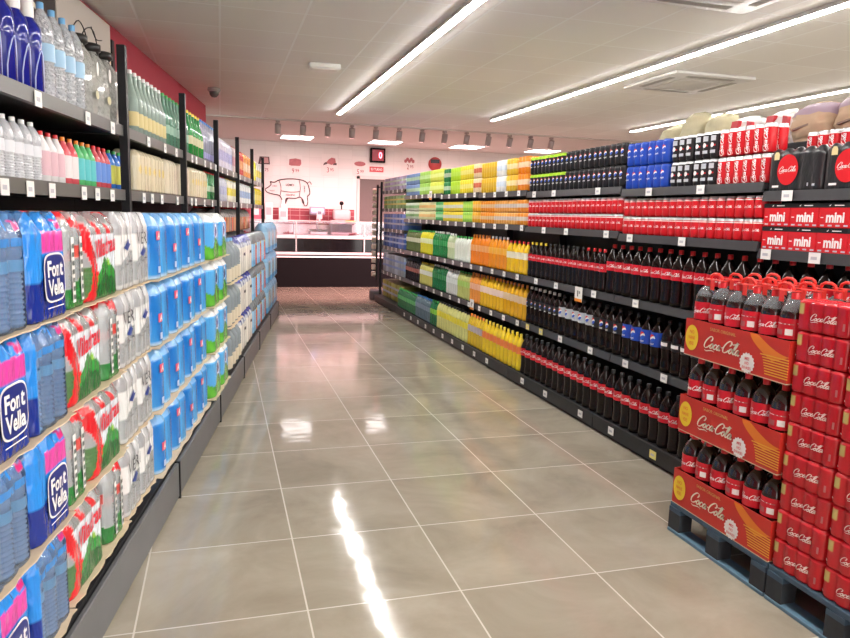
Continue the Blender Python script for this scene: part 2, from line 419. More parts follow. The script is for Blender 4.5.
for i, (y0, y1) in enumerate(BAYS):
    t = thing('shelving_bay', (0, 0, 0), 0, blab[i], 'shelving', 'black bays of the soft drink shelving')
    m = MB(); m.box(3.0, 3.02, y0+.001, y1-.001, 0, 1.9, black_metal); m.build('back_panel', t)
    m = MB(); m.box(2.515, 2.999, y0, y1, 0, SB-.02, black_metal); m.box(2.49, 2.999, y0, y1, SB-.02, SB, charcoal); m.build('base_deck', t)
    m = MB(); m.box(2.493, 2.514, y0+.003, y1-.003, .022, SB-.021, charcoal); m.box(2.493, 2.4985, y0+.003, y1-.003, SB-.004, SB+.006, rail_grey); m.build('kick_plate', t)
    for z in (S4, S3, S2[i], TT[i]): shelf_part(t, y0, y1, z, XF)
    m = MB(); m.box(2.93, 2.999, y1-.03, y1, SB, 1.89, black_metal); m.build('upright', t)
EZ = [S4, S3, 1.235, 1.555, 1.84]
EY0, EY1 = 10.135, 11.62
t = thing('shelving_bay', (0, 0, 0), 0, 'black end bay with six closely spaced tiers and blue packs', 'shelving', 'black bays of the soft drink shelving')
m = MB(); m.box(3.0, 3.02, EY0, EY1, 0, 2.05, black_metal); m.build('back_panel', t)
m = MB(); m.box(2.515, 2.999, EY0, EY1, 0, SB-.02, black_metal); m.box(2.49, 2.999, EY0, EY1, SB-.02, SB, charcoal); m.build('base_deck', t)
m = MB(); m.box(2.493, 2.514, EY0, EY1-.003, .022, SB-.021, charcoal); m.build('kick_plate', t)
for z in EZ: shelf_part(t, EY0, EY1, z, XF)
m = MB(); m.box(2.575, 2.61, EY1+.001, EY1+.03, .0, 2.0, black_metal); m.build('upright', t)
# rounded bumper and hanging strip at the end of the run
m = MB(); m.lathe([(0, .0), (.10, .0), (.115, .03), (.115, .15), (.1, .18), (0, .18)], mat('grey_rubber_bumper', (.06, .06, .065), .5), 24)
tag(m.build('bumper', None, (2.56, 11.80, 0)), 'rounded grey bumper at the foot of the shelving end', 'bumper')
t = thing('hanging_strip', (2.50, 11.68, 0), 0, 'tall strip of small beige packets clipped at the shelving end', 'display strip')
m = MB(); m.box(.02, .05, -.012, .012, .35, 1.95, black_metal); m.box(.02, .10, -.012, .012, 1.90, 1.92, black_metal); m.build('strip_rail', t)
pk = MB(); pk.box(-.05, .018, -.03, .03, 0, .085, mat('beige_packet', (.50, .42, .34), .5, noise=.2), .012)
pkm = pk.mesh('packet')
for k in range(13): link('packet', pkm, t, (0, 0, .42+k*.115))

# shelving on the other side of the gondola, carrying the sacks
t = thing('shelving_bay', (0, 0, 0), 0, 'far side of the cola shelving, its high deck carrying sacks', 'shelving')
m = MB(); m.box(3.022, 3.04, 1.55, 4.6, 0, 1.88, black_metal); m.build('back_panel', t)
m = MB(); m.box(3.022, 3.55, 1.55, 4.6, 1.88, 1.91, charcoal); m.build('high_deck', t)
m = MB(); m.box(3.041, 3.55, 1.55, 4.6, 0, .12, charcoal); m.build('base_deck', t)
for y in (1.57, 3.05, 4.53):
    m = MB(); m.box(3.041, 3.10, y, y+.05, .12, 1.879, black_metal); m.build('upright', t)
def sack(loc, w, d, h, rz, m1, m2, label, band):
    t = thing('sack', loc, rz, label, 'sack', 'sacks on the high deck behind the colas')
    n = 20; vs = []; fs = []; rnd = random.Random(int(loc[1]*100))
    M = 14
    for j in range(M+1):
        v = j/M
        th = d*.5*math.sin(PI*min(1, max(.03, v*.93+.05)))**.55
        if v > .88: th *= max(.12, (1-v)/.12)
        if j == 0: th = d*.38
        for i in range(n):
            a = 2*PI*i/n; ca, sa = math.cos(a), math.sin(a)
            x = w/2*math.copysign(abs(ca)**.6, ca); y = th*math.copysign(abs(sa)**.7, sa)
            x += rnd.uniform(-1, 1)*.008; y += rnd.uniform(-1, 1)*.008
            vs.append((x*(1+.03*math.sin(v*7+i)), y, h*v*(1-.06*math.cos(2*a)*v)+(0 if j in (0,) else rnd.uniform(-1, 1)*.006)))
    k1 = []; 
    mb = MB()
    o = 0; mb.v = [tuple(v) for v in vs]
    for j in range(M):
        mm = m2 if band(j/M) else m1; k = mb.mi(mm)
        for i in range(n):
            mb.f.append([j*n+i, j*n+(i+1) % n, (j+1)*n+(i+1) % n, (j+1)*n+i]); mb.m.append(k); mb.sm.append(True)
    k = mb.mi(m1); mb.f.append(list(range(n))[::-1]); mb.m.append(k); mb.sm.append(False); mb.f.append([M*n+i for i in range(n)]); mb.m.append(k); mb.sm.append(True)
    mb.build('bag_body', t); return t
olive = mat('pale_olive_sack', (.52, .47, .30), .55, noise=.25, nscale=14, bump=.4, bscale=14)
rw1 = mat('white_sack', (.78, .76, .74), .4, bump=.4, bscale=16); kraft = mat('brown_kraft_sack', (.50, .36, .24), .7, noise=.12, bump=.3, bscale=14)
purp = mat('mauve_sack_top', (.36, .27, .33), .6)
nob = lambda v: False
for k, y in enumerate((4.62, 4.36, 4.10)):
    sack((3.25, y, 1.912), .235, .20, (.24, .30, .26)[k], RROT+.06*k, olive, olive, ('low pale olive sack at the far end of the row of sacks', 'pale olive sack between two others of its colour', 'pale olive sack beside the white and red one')[k], nob)
for k, y in enumerate((3.82, 3.54)):
    t = sack((3.22+.02*k, y, 1.912), .255, .16, .21, RROT-.06*k, rw1, rw1, ('white sack with red stripes next to the olive sacks', 'white sack with red stripes next to the brown paper sacks')[k], nob)
    m = MB(); m.prism([(-.10, .02), (-.04, .02), (.0, .19), (-.06, .19)], -.086, -.06, mat('red_sack_stripe', (.58, .05, .06), .4)); m.prism([(.06, .02), (.10, .02), (.11, .17), (.07, .18)], -.083, -.06, mat('red_sack_stripe', (.58, .05, .06), .4)); m.build('stripe', t)
for k, y in enumerate((3.22, 2.92, 2.62)):
    t = sack((3.16, y, 1.912), .285, .17, .205+.01*k, RROT, kraft, purp, ('brown paper sack with mauve top beside the white sacks', 'brown paper sack with mauve top and a white tag', 'brown paper sack with mauve top, last before the edge of view')[k], lambda v: v > .68)
    m = MB(); m.prism([(-.09, .07), (.02, .09), (.02, .10), (-.09, .08)], -.088, -.07, mat('sack_print', (.24, .16, .13), .6)); m.build('print', t)
    if k == 1:
        m = MB(); m.prism([(-.06, .19), (.06, .185), (.03, .245), (.0, .265), (-.03, .24)], -.03, .02, paper); m.build('tag', t)

# ------------------------------------------------------------------ drink containers
def on_cyl(R, z0, flip=0., e=.0012):
    return lambda x, y: ((R+e)*math.sin(x/R+flip), -(R+e)*math.cos(x/R+flip), z0+y)
def bottle_profile(h, r, kind='cola'):
    if kind == 'cola':
        P = [(0, 0), (.62, 0), (.88, .012), (1, .05), (.985, .12), (.93, .22), (.93, .30), (.98, .40), (1, .46), (1, .66), (.97, .70), (.86, .76), (.62, .83), (.40, .885), (.285, .915), (.285, .925)]
    elif kind == 'water':
        P = [(0, .01), (.5, 0), (.88, .01), (1, .04)]
        z = .05
        while z < .60: P += [(1, z), (.88, z+.018), (1, z+.036)]; z += .045
        P += [(1, .66), (.96, .72), (.78, .82), (.5, .89), (.32, .92), (.32, .93)]
    elif kind == 'glass':
        P = [(0, 0), (.8, 0), (1, .02), (1, .50), (.97, .55), (.8, .63), (.5, .74), (.36, .82), (.33, .94)]
    elif kind == 'wide':
        P = [(0, 0), (.62, 0), (.9, .012), (1, .05), (.97, .25), (1, .40), (1, .70), (.985, .745), (.92, .79), (.80, .835), (.60, .88), (.38, .91), (.285, .922), (.285, .927)]
    elif kind == 'cobalt':
        P = [(0, 0), (.85, 0), (1, .02), (1, .60), (.97, .66), (.86, .71), (.62, .75), (.47, .78), (.46, .92)]
    elif kind == 'square':
        P = [(0, 0), (.85, 0), (1, .03), (1, .58), (.92, .68), (.62, .80), (.36, .88), (.34, .92)]
    return [(a*r, z*h) for a, z in P]
def cap_mb(h, r, m, rr=.30, top=1., n=14):
    mb = MB(); mb.lathe([(rr*r, .925*h), (rr*r, top*h-.002), (rr*r*.85, top*h), (0, top*h)], m, n); return mb
def ring_mb(r, z0, z1, m, n=18, e=.0012, prof=None):
    mb = MB(); mb.lathe([(r+e, z0), (r+e, z1)], m, n); return mb

def soft_bottle(name, h, r, liquid, label, cap, lz=(.47, .655), n=18, deco=None, parts=True, kind='cola', air=None):
    """bottle with cap and label as parts (or one mesh when tiny)"""
    P = bottle_profile(h, r, kind)
    body = MB(); body.lathe(P, liquid, n, mfn=(lambda z: air if air and z > .74*h else liquid))
    lb = MB(); 
    if label: lb.lathe([(r*1.012, lz[0]*h), (r*1.012, lz[1]*h)], label, n)
    if deco: deco(lb, r*1.012, (lz[0]+lz[1])/2*h, (lz[1]-lz[0])*h)
    cp = cap_mb(h, r, cap, n=12)
    if not parts:
        for q in (lb, cp):
            for f, mm, sm in zip(q.f, q.m, q.sm): body.f.append([i+len(body.v) for i in f]); body.m.append(body.mi(q.mats[mm])); body.sm.append(sm)
            body.v += q.v
        return (name, body.mesh(name), [])
    ps = [('cap', cp.mesh('cap'))]
    if label: ps.append(('label', lb.mesh('label')))
    return (name, body.mesh(name), ps)
def deco_script(w=.09, m=wlet):
    def f(mb, R, z, H): mb.flat(fitw(WM, w), on_cyl(R, z, .15), m)
    return f
def deco_globe(rr=.022, dx=0.):
    def f(mb, R, z, H):
        for s_, m_ in zip(globe(rr), (pred, wlet, mat('globe_blue', (.02, .10, .55), .4))): mb.flat(s_, on_cyl(R, z+.006, dx/R), m_)
        mb.flat(fitw(text2d('pepsi', 1, 0, .02), .035), on_cyl(R, z-.03, dx/R), wlet)
    return f
def deco_bits(m, w=.04):
    def f(mb, R, z, H):
        mb.flat(rect(-w, w, -.008, .014, 6), on_cyl(R, z), m)
    return f
NG_R = 'soft drinks lined up along the shelving'
def run(proto, y0, y1, pitch, x, z, desc, place_, cat, group, jitter=.004, rz=RROT, levels=1, dz=0.):
    n = max(1, int(round((y1-y0)/pitch))); p = (y1-y0)/n
    for l in range(levels):
        for k in range(n):
            y = y0+p*(k+.5)
            lv = '' if levels == 1 else (', lower layer' if l == 0 else ', upper layer')
            lab = '%s from near end: %s, %s%s' % (ordw(k), desc, place_, lv)
            place(proto, (x+random.uniform(-1, 1)*jitter, y, z+l*dz), rz+random.uniform(-1, 1)*(.12 if jitter else 0), lab, cat, group)

PB = dict(air=None)
cola_2l = soft_bottle('cola_bottle', .345, .049, cola, redlab, cap_red, deco=deco_script(.085))
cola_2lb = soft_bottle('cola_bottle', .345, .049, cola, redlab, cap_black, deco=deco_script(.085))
cola_small = soft_bottle('cola_bottle', .305, .038, cola, redlab, cap_black, deco=deco_script(.06))
cola_small_r = soft_bottle('cola_bottle', .305, .038, cola, redlab, cap_red, deco=deco_script(.06))
cola_small_y = soft_bottle('cola_bottle', .305, .038, cola, redlab, cap_yellow, deco=deco_script(.06))
pep_silver = soft_bottle('cola_bottle', .325, .047, cola, silver_lab, cap_black, deco=deco_globe(), lz=(.46, .70))
pep_black = soft_bottle('cola_bottle', .325, .047, cola, blk, cap_black, deco=deco_globe(), lz=(.46, .70))
pep_blue = soft_bottle('cola_bottle', .325, .047, cola, pblue, cap_black, deco=deco_globe(.026), lz=(.44, .72))
pep_max = soft_bottle('cola_bottle', .325, .043, cola, blk, cap_white, deco=deco_globe(.014), lz=(.46, .66))
zero_w = soft_bottle('cola_bottle', .325, .047, cola, blk, cap_black, deco=deco_bits(wlet), lz=(.46, .62))

# third tier
XB = XF+.062
run(cola_2l, 1.75, 4.45, .11, XB, S3, 'cola bottle with red label and cap', 'third tier', 'bottle', 'large colas on the third tier')
run(cola_small_r, 4.46, 4.78, .08, XB-.005, S3, 'slim cola bottle with red cap', 'third tier', 'bottle', 'slim red capped colas on the third tier')
run(cola_small, 4.79, 5.415, .08, XB-.005, S3, 'slim cola bottle with black cap', 'third tier', 'bottle', 'slim black capped colas on the third tier')
run(cola_small_y, 5.42, 5.79, .092, XB-.005, S3, 'slim cola bottle with yellow cap', 'third tier', 'bottle', 'slim yellow capped colas on the third tier')
# second tier
run(zero_w, 3.05, 3.74, .103, XB, S4, 'cola bottle with white mark on black label', 'second tier', 'bottle', 'white marked colas on the second tier')
run(pep_blue, 3.745, 4.20, .1035, XB, S4, 'cola bottle with royal blue label', 'second tier', 'bottle', 'blue labelled colas on the second tier')
run(pep_black, 4.205, 4.59, .1, XB, S4, 'cola bottle with round badge on black label', 'second tier', 'bottle', 'black labelled colas on the second tier')
run(pep_silver, 4.595, 5.13, .1, XB, S4, 'cola bottle with silver label', 'second tier', 'bottle', 'silver labelled colas on the second tier')
run(pep_max, 5.135, 5.77, .092, XB, S4, 'black cola bottle with white cap', 'second tier', 'bottle', 'white capped colas on the second tier')
# base tier
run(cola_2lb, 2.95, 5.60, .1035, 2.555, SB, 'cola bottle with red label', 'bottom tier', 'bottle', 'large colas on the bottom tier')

# pale and coloured drinks further along, small in the picture: one mesh each
def col_bottle(name, liq, lab, cap, h=.325, r=.043, lz=(.46, .66), kind='cola', rough=.14):
    r = .0395
    lm = mat('drink_'+name, liq, rough, coat=.2); bm_ = mat('label_'+name, lab, .4) if lab else None
    return soft_bottle('drink_bottle', h, r, lm, bm_, cap, lz, 12, None, False, kind)
FAR = {  # tier: list of (px boundaries already turned into distance along the aisle, name, liquid, label, cap, height)
 S3: [(5.80, 6.27, 'yellow', (.78, .48, .01), (.80, .76, .62), cap_red, .30), (6.27, 6.75, 'deep_orange', (.78, .27, .01), (.82, .42, .05), cap_white, .325), (6.75, 7.30, 'orange', (.80, .22, .01), (.78, .36, .12), cap_orange, .325),
      (7.30, 7.84, 'milky', (.70, .74, .66), None, cap_green, .29), (7.84, 8.12, 'pale_green', (.48, .58, .34), (.62, .66, .45), cap_white, .31), (8.12, 8.72, 'green', (.015, .20, .05), (.03, .30, .08), cap_white, .32),
      (8.72, 9.32, 'lemon', (.70, .64, .03), (.70, .75, .45), cap_green, .32), (9.32, 10.1, 'olive', (.12, .16, .05), (.55, .56, .40), cap_green, .30)],
 S4: [(5.78, 6.33, 'gold', (.72, .38, .015), (.70, .52, .34), cap_orange, .325), (6.33, 6.95, 'amber', (.76, .46, .02), (.80, .62, .55), cap_orange, .325), (6.95, 7.28, 'coral', (.78, .30, .06), (.78, .42, .28), cap_orange, .325),
      (7.28, 7.70, 'lime', (.46, .50, .16), (.35, .55, .12), cap_green, .31), (7.70, 8.12, 'frost', (.55, .58, .58), (.62, .66, .66), cap_white, .30), (8.12, 8.72, 'emerald', (.01, .15, .05), (.03, .22, .07), cap_white, .31),
      (8.72, 9.32, 'straw', (.52, .50, .14), (.75, .75, .65), cap_yellow, .30), (9.32, 10.1, 'stout', (.02, .015, .02), (.35, .12, .10), cap_black, .28)],
}
tn = {S3: 'third tier', S4: 'second tier', SB: 'bottom tier'}
for z, rows in FAR.items():
    for y0, y1, nm, lq, lb, cp, h in rows:
        p = col_bottle(nm+('_upper' if z == S3 else '_lower'), lq, lb, cp, h)
        run(p, y0, y1, .092, XB, z, 'bottle of %s drink' % nm.replace('_', ' '), tn[z], 'bottle', '%s drinks on the %s' % (nm.replace('_', ' '), tn[z]))
for y0, y1, nm, lq, lb, cp, h in [(5.61, 6.56, 'bright yellow', (.78, .56, .02), (.80, .22, .06), cap_yellow, .33), (6.56, 7.0, 'mustard', (.66, .46, .03), (.45, .40, .45), cap_orange, .33),
        (7.0, 8.12, 'pale lime', (.60, .60, .22), (.75, .66, .06), cap_black, .33), (8.12, 8.40, 'bottle green', (.01, .13, .05), (.22, .55, .06), cap_green, .31), (8.40, 9.10, 'slate', (.10, .15, .19), (.20, .26, .34), cap_blue, .30), (9.10, 10.1, 'dark green', (.03, .14, .06), (.10, .36, .12), cap_green, .28)]:
    p = col_bottle(nm.replace(' ', '_')+'_base', lq, lb, cp, h)
    run(p, y0, y1, .092, 2.552, SB, 'bottle of %s drink' % nm, 'bottom tier', 'bottle', nm+' drinks on the bottom tier')

# cans
def can_mb(h, r, body, top=None, n=16, deco=None, band=None):
    mb = MB()
    mb.lathe([(0, .003), (r*.78, 0), (r, .010), (r, h*.46), (r, h-.014)], body, n)
    mb.lathe([(r, h-.014), (r*.88, h-.003), (r*.90, h), (r*.84, h-.004), (0, h-.004)], top or silver, n)
    if band:
        for m_, a, b_ in band: mb.lathe([(r+.0008, a*h), (r+.0008, b_*h)], m_, n)
    if deco: deco(mb, r+.0008, h*.5, h)
    return mb
def can_pack(name, can, r, nx=3, ny=2):
    me = can.mesh('can')
    return (name, None, [('can', me, ((i-(nx-1)/2)*2.04*r, (j-(ny-1)/2)*2.04*r, 0)) for j in range(ny) for i in range(nx)])
def d_vert(mb, R, z, H): mb.flat(rot90(fitw(WM, .115)), on_cyl(R, z-.01, .1), wlet)
def d_norm(mb, R, z, H): mb.flat(fitw(WM, .052), on_cyl(R, z), wlet)
def d_pep(mb, R, z, H):
    for s_, m_ in zip(globe(.017), (pred, wlet, mat('globe_blue', (.02, .10, .55), .4))): mb.flat(s_, on_cyl(R, z+.02), m_)
    mb.flat(fitw(text2d('pepsi', 1, 0, .02), .032), on_cyl(R, z-.012), wlet)
def d_zero(mb, R, z, H):
    mb.flat(rect(-.022, .022, .022, .05, 4), on_cyl(R, z), silver_lab); mb.flat(disc(.013, 14), on_cyl(R, z), wlet)
    mb.flat(rect(-.022, .022, -.006, .002, 4), on_cyl(R, z, 0, .0006), red); mb.flat(rect(-.022, .022, -.045, -.028, 4), on_cyl(R, z), silver_lab)
RS, HS = .0295, .145
pk_red = can_pack('can_pack', can_mb(HS, RS+.002, red, deco=d_vert, band=[(wlet, .86, .9)]), .0318)
pk_zero = can_pack('can_pack', can_mb(HS, RS+.002, blk, deco=d_zero), .0318)
pk_pep = can_pack('can_pack', can_mb(HS, RS+.006, pblue, top=pblue, deco=d_pep), .0365)
pk_max = can_pack('can_pack', can_mb(HS, RS+.004, blk, top=blk, deco=d_pep), .0345)
pk_lime = can_pack('can_pack', can_mb(HS, RS+.004, blk, top=lime, deco=d_pep, band=[(lime, .84, .95)]), .0345)
XC = XF+.084
def packs(proto, y0, y1, n, zf, desc, x=XC, layers=2, dz=.15, tier='top tier', group=None):
    p = (y1-y0)/n
    for l in range(layers):
        for k in range(n):
            y = y0+p*(k+.5)
            place(proto, (x, y, zf(y)+l*dz), RROT, '%s from near end: %s, %s, %s layer' % (ordw(k), desc, tier, ('lower', 'upper')[l]), 'can pack', group or desc+' on the '+tier)
def ztop(y): return [t for (a, b_), t in zip(BAYS, TT) if y <= b_+.01][0]
def zs2(y): return [t for (a, b_), t in zip(BAYS, S2) if y <= b_+.01][0]
packs(pk_red, 2.958, 3.345, 2, ztop, 'red can pack with upright white script')
packs(pk_zero, 3.347, 3.775, 2, ztop, 'black and silver can pack with red band')
packs(pk_pep, 3.78, 4.255, 2, ztop, 'royal blue can pack with round badge')
packs(pk_max, 4.265, 5.14, 4, ztop, 'black can pack with round badge')
packs(pk_lime, 5.145, 5.80, 3, ztop, 'black can pack with lime tops')
# red packs standing behind the two black ones
for k in range(4):
    place(pk_red, (2.864, 2.83-k*.2, 1.6225), RROT, '%s from far end: red can pack behind the black packs, lower layer' % ordw(k), 'can pack', 'red can packs behind the black ones')
    place(pk_red, (2.864, 2.83-k*.2, 1.6225+.15), RROT, '%s from far end: red can pack behind the black packs, upper layer' % ordw(k), 'can pack', 'red can packs behind the black ones')
pk_coke = can_pack('can_pack', can_mb(.115, .0345, red, deco=d_norm, band=[(wlet, .80, .84)]), .0352)
packs(pk_coke, 2.962, 4.255, 6, zs2, 'red can pack', dz=.12, tier='fourth tier, bay beside the pallet', group='red can packs on the fourth tier')
packs(pk_coke, 4.265, 5.80, 7, zs2, 'red can pack', dz=.12, tier='fourth tier, second bay of red', group='red can packs on the fourth tier')
def far_pack(nm, colr, band, h, r, nx=3, top=None, n=10):
    mb = MB(); b1 = mat('can_'+nm, colr, .35); b2 = mat('can_band_'+nm, band, .4)
    for j in (-.5, .5):
        for i in range(nx):
            cx, cy = (i-(nx-1)/2)*2.04*r, j*2.04*r
            mb.lathe([(0, 0), (r*.8, 0), (r, .01), (r, h-.012), (r*.86, h), (0, h)], b1, n, cx, cy)
            mb.lathe([(r+.001, .36*h), (r+.001, .68*h)], b2, n, cx, cy)
    return ('can_pack', mb.mesh('can_pack'), [])
def far_packs(rows, zf, h, dz, tier):
    for y0, y1, nm, c1, c2 in rows:
        n = max(1, int(round((y1-y0)/.208))); p = far_pack(nm.replace(' ', '_')+tier[:2], c1, c2, h, min(.0348, (y1-y0)/n/6.3))
        packs(p, y0, y1, n, zf, nm+' can pack', dz=dz, tier=tier)
far_packs([(5.81, 6.10, 'orange', (.85, .26, .02), (.85, .60, .40)), (6.10, 6.35, 'pale gold', (.75, .48, .04), (.80, .66, .35)), (6.35, 6.61, 'white', (.78, .78, .78), (.60, .68, .78)), (6.61, 7.015, 'mustard', (.72, .45, .03), (.66, .42, .05)),
           (7.03, 7.25, 'pink and white', (.75, .60, .40), (.55, .14, .08)), (7.25, 7.69, 'yellow', (.78, .64, .04), (.74, .68, .20)), (7.69, 8.06, 'bright lime', (.42, .66, .03), (.45, .68, .08)),
           (8.06, 8.33, 'forest green', (.02, .20, .06), (.40, .50, .38)), (8.345, 8.91, 'lemon lime', (.62, .68, .10), (.68, .74, .25)), (8.91, 9.40, 'light green', (.36, .62, .12), (.50, .70, .30)), (9.40, 10.12, 'pale blue', (.20, .30, .55), (.42, .58, .40))], ztop, .15, .153, 'top tier')
far_packs([(5.81, 6.07, 'orange and silver', (.80, .30, .04), (.62, .55, .48)), (6.07, 6.63, 'tangerine', (.82, .40, .10), (.55, .48, .45)), (6.63, 7.015, 'deep orange', (.80, .30, .03), (.66, .45, .25)), (7.03, 7.25, 'amber', (.80, .42, .03), (.72, .45, .15)), (7.25, 7.60, 'fresh green', (.30, .62, .08), (.45, .70, .12)),
           (7.60, 8.33, 'yellow and silver', (.78, .62, .05), (.58, .56, .52)), (8.345, 8.66, 'mint green', (.10, .45, .15), (.35, .60, .35)), (8.66, 9.42, 'cream and orange', (.66, .66, .36), (.75, .48, .2)), (9.42, 10.12, 'green and white', (.62, .68, .55), (.25, .45, .20))], zs2, .112, .118, 'fourth tier')

# mixed goods in the end bay
def carton(nm, w, h, d, c1, c2, rz_=0):
    mb = MB(); a = mat('carton_'+nm, c1, .45, noise=.15); b_ = mat('carton_band_'+nm, c2, .45)
    mb.box(-w/2, w/2, -d/2, d/2, 0, h, a, .008)
    for j in range(2): mb.box(-w/2-.001, w/2+.001, -d/2-.0015, d/2, h*(.30+.34*j), h*(.42+.34*j), b_)
    return ('drink_carton', mb.mesh('drink_carton'), [])
ends = [(SB, 'olive', (.24, .22, .03), (.30, .36, .5), .27), (S4, 'grey blue', (.30, .36, .44), (.22, .32, .6), .30), (S3, 'blue', (.05, .12, .42), (.40, .50, .7), .23), (1.235, 'mid blue', (.07, .16, .48), (.45, .5, .62), .24), (1.555, 'green and yellow', (.18, .36, .12), (.62, .5, .1), .20), (1.84, 'lilac', (.38, .34, .50), (.5, .62, .45), .20)]
for q, (z, nm, c1, c2, h) in enumerate(ends):
    for k in range(7):
        cc = c1 if (k+q) % 3 else tuple(min(1, x*1.35+.04) for x in c1)
        p = carton(nm.replace(' ', '_')+('_pale' if not (k+q) % 3 else ''), .185, h, .26, cc, c2)
        place(p, (2.755, 10.25+k*.205, z), RROT, '%s from near end: %s carton on tier %d of the end bay' % (ordw(k), nm, q+1), 'carton', nm+' cartons in the end bay')

# ------------------------------------------------------------------ shrink-wrapped packs
def wrap_pack(name, nx, ny, r, h, ink, sh=.66, lob=.006, M=96, N=22, film=FILM, peak=.018, extra=None, top_in=.16):
    W, D = nx*r, ny*r            # half sizes
    # outline
    straight = [(W-r, D), (D-r, W)]
    segs = [(2*(W-r)), PI*r/2, 2*(D-r), PI*r/2]*2; per = sum(segs); pts = []
    for k in range(M):
        q = per*k/M; i = 0
        while q > segs[i]: q -= segs[i]; i += 1
        if i == 0: p = (-(W-r)+q, -D)
        elif i == 1: a = -PI/2+q/r; p = (W-r+r*math.cos(a), -(D-r)+r*math.sin(a))
        elif i == 2: p = (W, -(D-r)+q)
        elif i == 3: a = q/r; p = (W-r+r*math.cos(a), D-r+r*math.sin(a))
        elif i == 4: p = (W-r-q, D)
        elif i == 5: a = PI/2+q/r; p = (-(W-r)+r*math.cos(a), D-r+r*math.sin(a))
        elif i == 6: p = (-W, D-r-q)
        else: a = PI+q/r; p = (-(W-r)+r*math.cos(a), -(D-r)+r*math.sin(a))
        x, y = p
        if i in (0, 4):
            f = ((x+W)/(2*r)) % 1-.5; y -= math.copysign(lob*(1-math.sqrt(max(0, 1-3.8*f*f))), y)
        if i in (2, 6):
            f = ((y+D)/(2*r)) % 1-.5; x -= math.copysign(lob*(1-math.sqrt(max(0, 1-3.8*f*f))), x)
        pts.append((x, y))
    cs = [(-W+r+2*r*i, -D+r+2*r*j) for i in range(nx) for j in range(ny)]
    zs = sh*h
    def zt(x, y):
        b_ = 0
        for cx, cy in cs:
            d = math.hypot(x-cx, y-cy)
            if d < peak: f = 1
            elif d < r*1.15: f = 1-.72*((d-peak)/(r*1.15-peak))
            else: f = .28
            b_ = max(b_, f)
        return zs+(h-zs)*b_
    mb = MB(); k0 = mb.mi(film); rings = []
    def addring(R_):
        idx = []
        for p in R_: mb.ink[len(mb.v)] = ink(p[0], p[1], p[2]/h); idx.append(len(mb.v)); mb.v.append(p)
        rings.append(idx)
    addring([(x*.97, y*.97, .001) for x, y in pts])
    for j in range(N): addring([(x, y, .008+(zs-.008)*j/(N-1)) for x, y in pts])
    for k in (.992, .975, .95, .91, .85, .78, .70, .6, .5, .38, .25, .12):
        addring([(x*k, y*k, zs+(zt(x*k, y*k)-zs)*math.sin(PI/2*min(1, (1-k)/top_in))**.8) for x, y in pts])
    for a in range(len(rings)-1):
        for i in range(M):
            j = (i+1) % M; mb.f.append([rings[a][i], rings[a][j], rings[a+1][j], rings[a+1][i]]); mb.m.append(k0); mb.sm.append(True)
    mb.f.append(rings[0][::-1]); mb.m.append(k0); mb.sm.append(False)
    mb.f.append(rings[-1]); mb.m.append(k0); mb.sm.append(True)
    # point on the front face for lettering: x along, z up
    front = [(x, y) for x, y in pts if y < -D+r*.999]; front.sort()
    def on_front(x, z, e=.003):
        yy = front[0][1]
        for (xa, ya), (xb, yb) in zip(front, front[1:]):
            if xa <= x <= xb: t_ = (x-xa)/((xb-xa) or 1); yy = ya+(yb-ya)*t_; break
        k = 1
        return (x, yy-e, z)
    return mb, on_front, cs
def lerp(a, b_, t): return tuple(x+(y-x)*t for x, y in zip(a, b_))
CLR = (.8, .9, 1, .0)
wb_body = mat('blue_tinted_water', (.26, .40, .66), .05, trans=.15, ior=1.4, coat=1)
wb_clear = mat('water_in_clear_plastic', (.72, .75, .76), .05, trans=.35, ior=1.4, coat=1)
wb_green = mat('water_in_green_pack', (.56, .62, .60), .05, trans=.3, ior=1.4, coat=1)
def water_bottle(nm, h, r, body, lab, cap, n=14):
    mb = MB(); mb.lathe(bottle_profile(h, r, 'water'), body, n)
    mb.lathe([(r*1.01, .50*h), (r*1.01, .60*h)], lab, n); mb.lathe([(.32*r, .925*h), (.32*r, .99*h), (0, .99*h)], cap, n)
    return mb.mesh('bottle')

LAYER = .302
